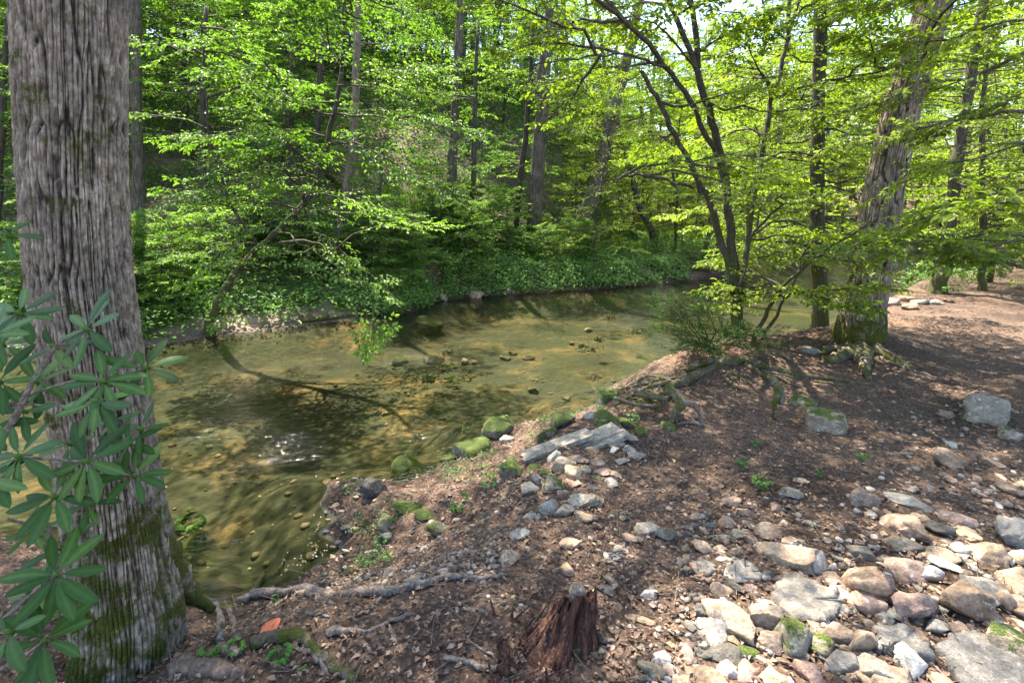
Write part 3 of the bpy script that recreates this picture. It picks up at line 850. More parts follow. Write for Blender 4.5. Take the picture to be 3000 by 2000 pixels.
# small tree whose trunk is out of frame on the right; its boughs cross the upper right
ex = []
def bough(a, b, ya, yb, sc=1.0, **kw): ex.append((PY(a[0], a[1], ya), PY(b[0], b[1], yb), sc, kw))
bough((3080, 110), (2250, 290), 4.6, 5.4, 1.0, nl=20)
bough((3060, 330), (2450, 430), 4.2, 4.6, 1.0, nl=18)
bough((3100, 560), (2560, 640), 4.4, 5.0, 1.0, nl=18)
bough((3100, 700), (2380, 800), 4.4, 4.9, .9, nl=18, droop=.05)
bough((3100, 20), (2600, 60), 4.2, 4.8, 1.0, nl=16)
bough((3060, 800), (2800, 690), 4.2, 4.6, 1.0, nl=12)
bough((3000, -60), (2450, 20), 4.6, 5.2, 1.0, nl=18)
bough((2900, -40), (2200, 90), 5.2, 6.0, 1.0, nl=18)
bough((3100, 250), (2700, 380), 4.2, 4.8, 1.0, nl=16)
bough((3100, 620), (2850, 560), 3.4, 3.6, 1.0, nl=10)
stem_tree('bough_tree', [[(3420, 1150, 120, 4.6), (3380, 800, 105, 4.6), (3320, 400, 100, 4.6), (3260, 0, 90, 4.6), (3200, -700, 60, 4.8)],
                         [(3380, 800, 50, 4.6), (3200, 740, 34, 4.5), (3100, 700, 22, 4.4)], [(3350, 600, 45, 4.6), (3200, 570, 32, 4.5), (3100, 560, 20, 4.4)],
                         [(3320, 400, 45, 4.6), (3180, 350, 30, 4.4), (3060, 330, 20, 4.2)], [(3290, 200, 45, 4.6), (3160, 120, 30, 4.6), (3080, 110, 20, 4.6)]],
          'spring leaved tree just beyond the right edge, pale boughs crossing the upper right', leafm='leaf_yellow', bark='bark_far', nspray=12, Lr=(1.2, 2.0), ll=.062, zr=(.25, .98), seed=9, six=True, extra=ex, dirbias=(-.4, 0, 0))

# mossy leaning tree on the far bank, left of centre
ex = []
bough((800, 680), (1100, 890), 8.2, 7.0, .9, nl=10, droop=.02, spread=.3)
bough((900, 620), (1180, 800), 8.4, 7.4, .9, nl=12, spread=.3)
bough((820, 640), (520, 760), 8.2, 7.4, 1.0, nl=18)
bough((900, 520), (480, 560), 8.6, 7.6, 1.0, nl=20)
bough((950, 400), (480, 330), 8.6, 7.2, 1.0, nl=20)
bough((980, 300), (560, 120), 8.6, 7.0, 1.0, nl=20)
bough((990, 250), (1350, 120), 8.6, 7.0, 1.0, nl=20)
bough((980, 330), (1420, 330), 8.6, 7.4, 1.0, nl=20)
bough((960, 420), (1320, 560), 8.6, 7.4, 1.0, nl=16)
bough((1000, 200), (900, -40), 8.6, 7.0, 1.0, nl=14)
bough((900, 560), (700, 420), 8.4, 7.0, 1.0, nl=14)
bough((1092, 885), (1088, 1030), 7.1, 6.8, 1.0, nl=7, tw=4, droop=.02, spread=.3)
stem_tree('mossy_leaning_tree', [[(612, 945, 29, 9.2), (650, 860, 26, 9.1), (700, 780, 24, 9.0), (760, 725, 22, 8.8), (850, 640, 20, 8.6), (925, 560, 19, 8.6), (960, 420, 17, 8.6), (1000, 230, 13, 8.6), (1010, 20, 9, 8.5), (1000, -160, 6, 8.4)],
                                 [(850, 640, 12, 8.6), (900, 600, 10, 8.5), (840, 420, 9, 8.4), (830, 260, 6, 8.2)],
                                 [(760, 725, 10, 8.8), (650, 560, 9, 8.6), (600, 300, 7, 8.4), (590, 60, 4, 8.3)],
                                 [(760, 725, 10, 8.8), (880, 700, 9, 8.6), (1000, 740, 6, 8.6)]],
          'curved mossy tree leaning right from the far bank, sprays of leaves hanging over the water', leafm='leaf_green', nspray=28, Lr=(1.2, 2.2), ll=.07, zr=(.3, .98), seed=12, six=True, extra=ex, dens=.95)

# trunks drawn from the photograph further back
def gtrunk(px, py_base, w, tops, Y=None, **kw):
    return
far_stems = [
    ('tall_tree', [(1560, 742, 50), (1565, 640, 44), (1580, 400, 40), (1600, 150, 38), (1618, 0, 38), (1640, -400, 32), (1660, -900, 16)], 17.0,
     'tall straight grey trunk standing on the far bank just left of the leaning one', 'bark_far', 30, 2.6),
    ('leaning_grey_tree', [(1680, 742, 50), (1700, 660, 42), (1752, 520, 38), (1785, 380, 34), (1830, 200, 30), (1870, 40, 26), (1900, -200, 18)], 16.0,
     'grey tree leaning right from the far bank, dark hollow near its foot', 'bark_far', 18, 2.4),
    ('brown_slim_tree', [(995, 725, 34), (1005, 640, 30), (1022, 520, 27), (1035, 420, 25), (1042, 250, 22), (1050, 0, 18), (1050, -300, 10)], 12.0,
     'slim brown trunk on the far slope behind the hanging sprays', 'bark_right', 16, 1.8),
    ('grey_slope_tree', [(408, 620, 42), (404, 450, 38), (400, 250, 36), (396, 0, 34), (396, -400, 26), (396, -900, 12)], 14.0,
     'pale grey trunk half hidden behind the right side of the largest trunk', 'bark_far', 14, 2.2),
    ('slim_dark_tree', [(1375, 690, 20), (1385, 560, 17), (1392, 430, 15), (1392, 250, 12), (1400, 60, 8)], 15.0,
     'slim dark trunk on the shaded slope above the fallen log', 'bark_dark', 12, 1.7),
    ('slim_dark_tree', [(1508, 700, 18), (1520, 560, 18), (1540, 400, 16), (1555, 230, 14), (1560, 60, 9)], 15.5,
     'slim dark trunk rising close beside the tall straight grey one', 'bark_dark', 12, 1.8),
    ('slim_dark_tree', [(1095, 790, 9), (1100, 700, 8), (1110, 600, 8), (1120, 480, 6)], 12.0,
     'thin pole of a sapling, left one of a close pair on the leafy bank', 'bark_dark', 6, 1.0),
    ('slim_dark_tree', [(1106, 785, 9), (1112, 690, 8), (1114, 560, 7), (1125, 420, 5)], 12.4,
     'thin pole of a sapling, right one of a close pair on the leafy bank', 'bark_dark', 6, 1.0),
    ('grey_slope_tree', [(1320, 600, 34), (1325, 480, 30), (1335, 300, 26), (1345, 100, 22), (1350, -100, 14)], 21.0,
     'grey trunk up the slope behind the fallen log', 'bark_far', 14, 2.2),
    ('bankside_tree', [(2745, 858, 62), (2762, 780, 50), (2782, 660, 44), (2800, 500, 40), (2840, 250, 36), (2885, 0, 32), (2950, -500, 16)], 11.5,
     'dark trunk by the cobble heap, right of the thick leaning tree', 'bark_dark', 40, 3.0),
    ('bankside_tree', [(2876, 852, 28), (2878, 760, 24), (2876, 600, 22), (2880, 350, 18), (2895, 100, 12)], 12.0,
     'slimmer upright trunk farthest right on the brown bank', 'bark_dark', 16, 1.9),
    ('floodplain_tree', [(2222, 750, 30), (2240, 640, 26), (2262, 520, 24), (2290, 350, 20), (2310, 100, 14)], 22.0,
     'brown trunk leaning right across the water behind the many-stemmed tree', 'bark_right', 14, 2.4),
    ('floodplain_tree', [(2180, 740, 32), (2200, 600, 28), (2225, 480, 24), (2260, 300, 18)], 20.0,
     'darker trunk across the water seen between the stems of the bank tree', 'bark_dark', 12, 2.2),
    ('floodplain_tree', [(2062, 760, 14), (2080, 660, 12), (2085, 560, 10), (2085, 420, 7)], 22.0,
     'slender sapling on the far gravel shore left of the many-stemmed tree', 'bark_far', 8, 1.6),
    ('floodplain_tree', [(2088, 768, 16), (2110, 700, 14), (2130, 600, 11), (2140, 450, 7)], 21.0,
     'leaning mossy sapling on the far gravel shore', 'bark_dark', 8, 1.6),
    ('slope_tree', [(930, 640, 24), (925, 500, 22), (935, 350, 20), (940, 100, 16)], 15.5,
     'dark trunk up the slope behind the curved mossy tree', 'bark_dark', 14, 2.0),
    ('slope_tree', [(845, 560, 22), (850, 400, 20), (850, 250, 18), (860, 60, 12)], 16.0,
     'slim trunk high on the slope between the two leafy left trees', 'bark_dark', 12, 2.0),
    ('slope_tree', [(600, 600, 22), (590, 400, 20), (598, 200, 16), (605, 20, 12)], 14.5,
     'slim dark trunk on the leafy slope right of the largest trunk', 'bark_dark', 14, 2.0),
    ('slope_tree', [(-10, 700, 26), (0, 500, 24), (10, 300, 20), (20, 50, 14)], 12.0,
     'leafy tree on the far slope at the left edge behind the largest trunk', 'bark_dark', 18, 2.0),
]
for k, (nm, pts, Y, lab, bk, ns, Lm) in enumerate(far_stems):
    g = PG(pts[0][0], pts[0][1])
    Y2 = float(np.clip(g[1], Y * .7, Y * 1.35))
    st = [(q[0], q[1], q[2], Y2) for q in pts]
    right = pts[0][0] > 1900
    stem_tree(nm, [st], lab, bark=bk, leafm='leaf_yellow' if right else 'leaf_green', nspray=ns, Lr=(Lm * .6, Lm * 1.2), ll=.085, zr=(.35 if Y < 16 else .3, .99), seed=40 + k, nl=11, tw=5,
              dens=.72, segs=10, droop=.12)

# ------------------------------------------------------------------ background trees (copies)
def tree_variant(name, h, r, cb, spread, ns, seed, bark, leafm, ll=.085, sub=0, nl=11):
    rg = np.random.default_rng(seed)
    W, Lf = Acc(), Acc()
    n_ = 14; t = np.linspace(0, 1, n_)
    wx = np.cumsum(rg.normal(0, .02, n_)) * h; wy = np.cumsum(rg.normal(0, .02, n_)) * h
    P = np.stack([wx - wx[0], wy - wy[0], t * h - .2], 1)
    tube(W, P, r * (1 - .85 * t) * np.where(t == 0, 1.4, 1), 8, True, rough=.12, seed=seed)
    for k in range(ns):
        f = cb + (1 - cb) * (k + rg.random()) / ns
        x = f * (n_ - 1); i = int(min(x, n_ - 2)); c = P[i] + (P[i + 1] - P[i]) * (x - i)
        an = k * 2.4 + rg.uniform(-.4, .4)
        L = spread * (1 - .55 * ((f - cb) / (1 - cb)) ** 1.5) * rg.uniform(.7, 1.15)
        d = np.array([math.cos(an), math.sin(an), .1 + .35 * f])
        PP = spray(W, Lf, c, d, L, max(.012, r * .25), rg, nl, 5, 5, ll, .18, False, .45, dens=.85, clump=.6)
        for q in range(sub):
            m_ = 2 + 2 * q
            d2 = nrm(PP[m_] - PP[m_ - 1]) + rg.normal(0, .5, 3) * np.array([1, 1, .35])
            spray(W, Lf, PP[m_], d2, L * .5, .015, rg, 8, 5, 4, ll, .15, False, .5)
    return W.mesh('trunk', M[bark]), Lf.mesh('crown', M[leafm], False)

VAR = {
    'under_a': tree_variant('a', 6.0, .06, .12, 2.3, 46, 101, 'bark_dark', 'leaf_green', .08),
    'under_b': tree_variant('b', 7.5, .08, .15, 2.6, 50, 102, 'bark_dark', 'leaf_green', .085),
    'under_y': tree_variant('c', 6.5, .07, .12, 2.4, 46, 103, 'bark_dark', 'leaf_yellow', .08),
    'tall_g': tree_variant('d', 18, .2, .28, 4.6, 36, 104, 'bark_far', 'leaf_green', .13, 3),
    'tall_y': tree_variant('e', 16, .18, .25, 4.4, 36, 105, 'bark_far', 'leaf_yellow', .13, 3),
    'bush_g': tree_variant('f', 2.0, .03, .05, 1.1, 26, 106, 'bark_dark', 'leaf_green', .07),
    'bush_y': tree_variant('g', 2.0, .03, .05, 1.1, 26, 107, 'bark_dark', 'leaf_yellow', .07),
}
def place_tree(var, nm, x, y, sc, rz, label, cat, group, sink=0.0):
    root = empty(nm, (x, y, h1(x, y) - sink)); root.rotation_euler = (R.uniform(-.05, .05), R.uniform(-.05, .05), rz); root.scale = (sc, sc, sc * R.uniform(.9, 1.15))
    tag(root, label, cat, group)
    for cn, me_ in zip(('trunk', 'crown'), VAR[var]):
        link(cn, me_, root)
    return root

def screen_x(x, y):
    return 1500 + FPX * x / max(y, .1)

pts = []
def far_enough(x, y, d):
    return all((x - a) ** 2 + (y - b) ** 2 > d * d for a, b in pts)
cnt = 0
rr_ = random.Random(3)
tries = 0
while cnt < 40 and tries < 6000:
    tries += 1
    an = math.radians(rr_.uniform(-50, 30)); r_ = 11 + 28 * rr_.random() ** 1.1
    x, y = r_ * math.sin(an), r_ * math.cos(an)
    s_ = float(hill(np.array([x]), np.array([y]))[2][0])
    sx = screen_x(x, y)
    if s_ < .8 or not far_enough(x, y, 2.2): continue
    if 1060 < sx < 1760 and y < 24: continue
    if -8.5 < x < .5 and s_ < 4.2: continue
    if y > 19 and rr_.random() < .3: v = 'tall_g'
    else: v = rr_.choice(['under_a', 'under_b', 'under_b'])
    pts.append((x, y)); cnt += 1
    if v == 'tall_g': place_tree(v, 'slope_tree', x, y, rr_.uniform(.8, 1.1), rr_.uniform(0, 6.3), 'tall green tree higher on the wooded slope across the stream', 'tree', 'tall trees on the wooded slope')
    else: place_tree(v, 'understory_tree', x, y, rr_.uniform(.75, 1.15), rr_.uniform(0, 6.3), 'small layered green tree in the thicket on the slope across the stream', 'tree', 'small trees in the slope thicket')
cnt = 0; tries = 0
while cnt < 78 and tries < 9000:
    tries += 1
    an = math.radians(rr_.uniform(2, 52)); r_ = 15 + 42 * rr_.random() ** 1.2
    x, y = r_ * math.sin(an), r_ * math.cos(an)
    s_ = float(hill(np.array([x]), np.array([y]))[2][0])
    if s_ > .8 or float(sdf(np.array([x]), np.array([y]))[0]) < .8 or not far_enough(x, y, 2.3): continue
    pts.append((x, y)); cnt += 1
    v = 'tall_y' if rr_.random() < .42 else 'under_y'
    if v == 'tall_y': place_tree(v, 'floodplain_tree', x, y, rr_.uniform(.7, 1.0), rr_.uniform(0, 6.3), 'tall yellow green tree in the sunlit wood beyond the bend', 'tree', 'tall trees beyond the bend')
    else: place_tree(v, 'understory_tree', x, y, rr_.uniform(.7, 1.1), rr_.uniform(0, 6.3), 'small yellow green tree in the sunlit wood beyond the bend', 'tree', 'small trees beyond the bend')
k = 0; tries = 0
while k < 48 and tries < 6000:
    tries += 1
    an = math.radians(rr_.uniform(-48, 24)); r_ = rr_.uniform(19, 44); x, y = r_ * math.sin(an), r_ * math.cos(an)
    if float(hill(np.array([x]), np.array([y]))[2][0]) < 5 or not far_enough(x, y, 2.2): continue
    if 1080 < screen_x(x, y) < 1850 and y < 31: continue
    pts.append((x, y)); k += 1
    place_tree(rr_.choice(['under_a', 'under_b']), 'understory_tree', x, y, rr_.uniform(1.3, 1.9), rr_.uniform(0, 6.3), 'broad leafy green tree near the top of the wooded slope', 'tree', 'broad trees near the top of the slope')
# bushes along the far shore
for k in range(56):
    an = math.radians(-44 + 74 * k / 55.0) + rr_.uniform(-.02, .02)
    # walk outwards to the far shore
    for r_ in np.arange(6, 60, .2):
        x, y = r_ * math.sin(an), r_ * math.cos(an)
        dd = float(sdf(np.array([x]), np.array([y]))[0])
        if r_ > 8 and dd > .5 + .0 * k and float(sdf(np.array([x * .97]), np.array([y * .97]))[0]) > -1e9:
            px0 = POLY
            if y > np.interp(x, FX, FY) - 3.5: break
    off = rr_.uniform(.2, 2.2)
    x += off * math.sin(an); y += off * math.cos(an)
    sx = screen_x(x, y)
    if 520 < sx < 1100 and off < 1.2: continue
    yel = sx > 1750
    place_tree('bush_y' if yel else 'bush_g', 'bush', x, y, rr_.uniform(.5, 1.0), rr_.uniform(0, 6.3),
               'low yellow green bush on the far shore by the bend' if yel else 'low leafy green bush on the far shore below the slope', 'bush', 'bushes along the far shore')

# distant woods closing the view
W, Lf = Acc(), Acc(); rg = np.random.default_rng(55)
M_ = 2600
an = rg.uniform(-1.1, 1.1, M_); r_ = rg.uniform(48, 110, M_)
X = r_ * np.sin(an); Y = r_ * np.cos(an); G = H(X, Y)
hgt = rg.uniform(.5, 17, M_) * (1 - .2 * (an > .3))
kk = 34
cx_ = np.repeat(X, kk) + rg.normal(0, 1.3, M_ * kk); cy_ = np.repeat(Y, kk) + rg.normal(0, 1.3, M_ * kk); cz_ = np.repeat(G + hgt, kk) + rg.normal(0, .9, M_ * kk)
leaves(Lf, np.stack([cx_, cy_, cz_], 1), rg.normal(0, 1, (M_ * kk, 3)) * [1, 1, .4], np.array([0, 0, 1.0]) + rg.normal(0, .5, (M_ * kk, 3)), rg.uniform(.25, .5, M_ * kk), .6, rg.random(M_ * kk))
o = link('distant_woods', Lf.mesh('distant_woods', M['leaf_yellow'], False)); tag(o, 'distant yellow green woods closing the view behind the trees', 'woods', kind='stuff')
for k in range(150):
    a_, rr2 = rg.uniform(-1.0, 1.0), rg.uniform(40, 90)
    x, y = rr2 * math.sin(a_), rr2 * math.cos(a_); z = h1(x, y)
    tube(W, np.array([[x, y, z - .5], [x + rg.normal(0, .3), y, z + 7], [x + rg.normal(0, .8), y, z + 16]]), [.2, .15, .05], 5, False)
o = link('distant_trunks', W.mesh('distant_trunks', M['bark_far'])); tag(o, 'mass of grey trunks in the distant woods', 'woods', kind='stuff')

# ------------------------------------------------------------------ ground cover on the far slope
Lf = Acc(); rg = np.random.default_rng(77)
M_ = 26000
an = rg.uniform(-.95, .75, M_); r_ = 7.5 + 36 * rg.random(M_) ** 1.4
X = r_ * np.sin(an); Y = r_ * np.cos(an)
dd = sdf(X, Y); s_ = hill(X, Y)[2]
dens = fbm(X * .8, Y * .8, 90, 3)
keep = (dd > .06) & (s_ > -5) & (dens > -.2)
keep |= (dd > .2) & (r_ > 16)
X, Y = X[keep], Y[keep]; G = H(X, Y); m_ = len(X)
tall = np.clip(.22 + .8 * (fbm(X * 1.3, Y * 1.3, 12, 2) + .3), .1, .95)
kk = 8
bx = np.repeat(X, kk) + rg.normal(0, .14, m_ * kk); by = np.repeat(Y, kk) + rg.normal(0, .14, m_ * kk)
bz = np.repeat(G, kk) + np.repeat(tall, kk) * rg.uniform(.15, 1, m_ * kk)
leaves(Lf, np.stack([bx, by, bz], 1), rg.normal(0, 1, (m_ * kk, 3)) * [1, 1, .3], np.array([0, 0, 1.0]) + rg.normal(0, .35, (m_ * kk, 3)), rg.uniform(.05, .11, m_ * kk) * np.repeat(np.clip(np.hypot(X, Y) / 16, 1, 2.2), kk), .62, np.clip(np.repeat(.5 + dens[keep], kk) + rg.normal(0, .18, m_ * kk), 0, 1))
M_ = 17000
an = rg.uniform(-.95, .62, M_); r_ = 7.6 + 10 * rg.random(M_)
X = r_ * np.sin(an); Y = r_ * np.cos(an); dd = sdf(X, Y); dens = fbm(X * 1.1, Y * 1.1, 94, 3)
keep = (dd > .05 + .6 * (X < -3.2) * (X > -9)) & (dd < 3.8) & (hill(X, Y)[2] > -6) & (dens > -.2)
X, Y = X[keep], Y[keep]; G = H(X, Y); m_ = len(X); kk = 9
bx = np.repeat(X, kk) + rg.normal(0, .09, m_ * kk); by = np.repeat(Y, kk) + rg.normal(0, .09, m_ * kk)
bz = np.repeat(G, kk) + rg.uniform(.01, .30, m_ * kk)
leaves(Lf, np.stack([bx, by, bz], 1), rg.normal(0, 1, (m_ * kk, 3)) * [1, 1, .3], np.array([0, 0, 1.0]) + rg.normal(0, .35, (m_ * kk, 3)), rg.uniform(.03, .075, m_ * kk), .62, np.clip(rg.normal(.62, .2, m_ * kk), 0, 1))
M_ = 60000
an = rg.uniform(-.42, .62, M_); r_ = rg.uniform(10.5, 24, M_); X = r_ * np.sin(an); Y = r_ * np.cos(an)
dd = sdf(X, Y); k = (dd > .06) & (dd < 1.1) & (hill(X, Y)[2] > -11) & (Y > 10.8) & (fbm(X * 1.5, Y * 1.5, 71, 2) > -.22)
X, Y = X[k], Y[k]; G = H(X, Y); m_ = len(X); kk = 8
bx = np.repeat(X, kk) + rg.normal(0, .10, m_ * kk); by = np.repeat(Y, kk) + rg.normal(0, .08, m_ * kk); bz = np.repeat(G, kk) + rg.uniform(.0, .24, m_ * kk)
leaves(Lf, np.stack([bx, by, bz], 1), rg.normal(0, 1, (m_ * kk, 3)) * [1, .5, .3] + [0, -.4, -.2], np.array([0, -.6, 1.0]) + rg.normal(0, .35, (m_ * kk, 3)), rg.uniform(.05, .10, m_ * kk), .62, np.clip(rg.normal(.6, .22, m_ * kk), 0, 1))
print('bank leaves', m_ * kk)
o = link('ground_cover', Lf.mesh('ground_cover', M['leaf_under'], False)); tag(o, 'knee high leafy ground cover on the far slope', 'ground cover', kind='stuff')

# ------------------------------------------------------------------ stones
def rock_mesh(seed, sub=3, facets=7, flat=1.0, rnd=.2, blocky=0.0, mat=None, lump=0.0):
    rg = np.random.default_rng(seed)
    bm = bmesh.new(); bmesh.ops.create_icosphere(bm, subdivisions=sub, radius=1.0)
    V = np.array([v.co[:] for v in bm.verts])
    if blocky:
        p = 2 + 6 * blocky
        V = V / (np.sum(np.abs(V) ** p, 1) ** (1 / p))[:, None] * .86
    off = rg.uniform(-50, 50, 3)
    nz = np.array([mnoise.noise(Vector(v * 1.3 + off)) for v in V])
    V = V * (1 + rnd * nz)[:, None]
    for k in range(facets):
        n = nrm(rg.normal(0, 1, 3)); dd = rg.uniform(.42, .80)
        e = V @ n - dd
        V = V - np.clip(e, 0, None)[:, None] * n * .92
    nz2 = np.array([mnoise.fractal(Vector(v * 3.0 + off), 1.0, 2.0, 3) for v in V])
    V = V * (1 + (.05 + lump) * nz2)[:, None]
    V[:, 2] *= flat
    V /= np.abs(V[:, :2]).max()
    V[:, 2] *= 1.0 / max(1e-6, np.abs(V[:, 2]).max()) * .62 * flat
    V[:, 1] /= np.abs(V[:, 1]).max(); V[:, 0] /= np.abs(V[:, 0]).max()
    for v, c in zip(bm.verts, V): v.co = c
    me = bpy.data.meshes.new('stone'); bm.to_mesh(me); bm.free()
    me.polygons.foreach_set('use_smooth', [True] * len(me.polygons))
    if mat: me.materials.append(mat)
    return me

RK = {}
def rock(shape, mat):
    """shape: r round, a angular, b block, f flat, l lumpy"""
    k = (shape, mat, R.randrange(5))
    if k not in RK:
        s = R.randrange(10000)
        kw = dict(r=dict(facets=6, rnd=.32, lump=.03), a=dict(facets=14, rnd=.42, lump=.04), b=dict(facets=9, blocky=.6, rnd=.25, lump=.03), f=dict(facets=10, rnd=.45, flat=1.0, lump=.05), l=dict(facets=6, rnd=.55, lump=.12))[shape]
        RK[k] = rock_mesh(s, 4 if k[2] < 3 else 3, mat=M[mat], **kw)
    return RK[k]

def stone(px, py, w, h, shape, mat, label, ang=0, group=None, cat='stone', lift=0.0, name='stone', tilt=None, deep=None):
    """a stone lying on the ground at the place of this pixel, w and h its size there"""
    g = PG(px, py + h * .28)
    dist = g[1]
    sx = w * .5 * dist / FPX / math.hypot(1, (px - 1500) / FPX) ** .7
    el = math.atan2(CAM_H - g[2], np.hypot(g[0], g[1]))
    hv = h * .5 * dist * math.cos(el) / FPX * 1.06
    q_ = {'f': .3, 'r': .72, 'a': .8, 'b': .9, 'l': .7}[shape]
    se, ce = math.sin(el), math.cos(el)
    kf = 1.22 if (px > 1960 and py > 1480 and w > 44) else 1.0
    sx *= 1.18 * kf; hv *= 1.2 * kf
    sy = min(1.6 * sx, max(.45 * sx, hv / math.sqrt(se * se + q_ * q_ * ce * ce)))
    sz = min(1.2 * sx, math.sqrt(max((hv * .35) ** 2, hv * hv - (sy * se) ** 2)) / ce)
    o = link(name, rock(shape, mat))
    o.scale = (sx, sy, max(.02, sz / .62))
    # the apparent tilt of the outline becomes a turn on the ground
    yaw = math.radians(-ang) * 1.25 + math.atan2(-g[0], g[1]) * .25
    o.rotation_euler = (R.uniform(-.15, .15), R.uniform(-.15, .15), yaw + R.choice([0, math.pi]))
    o.location = (g[0], g[1], g[2] + sz * (.22 if w > 34 else .12) + lift)
    tag(o, label, cat, group)
    return o

S = stone
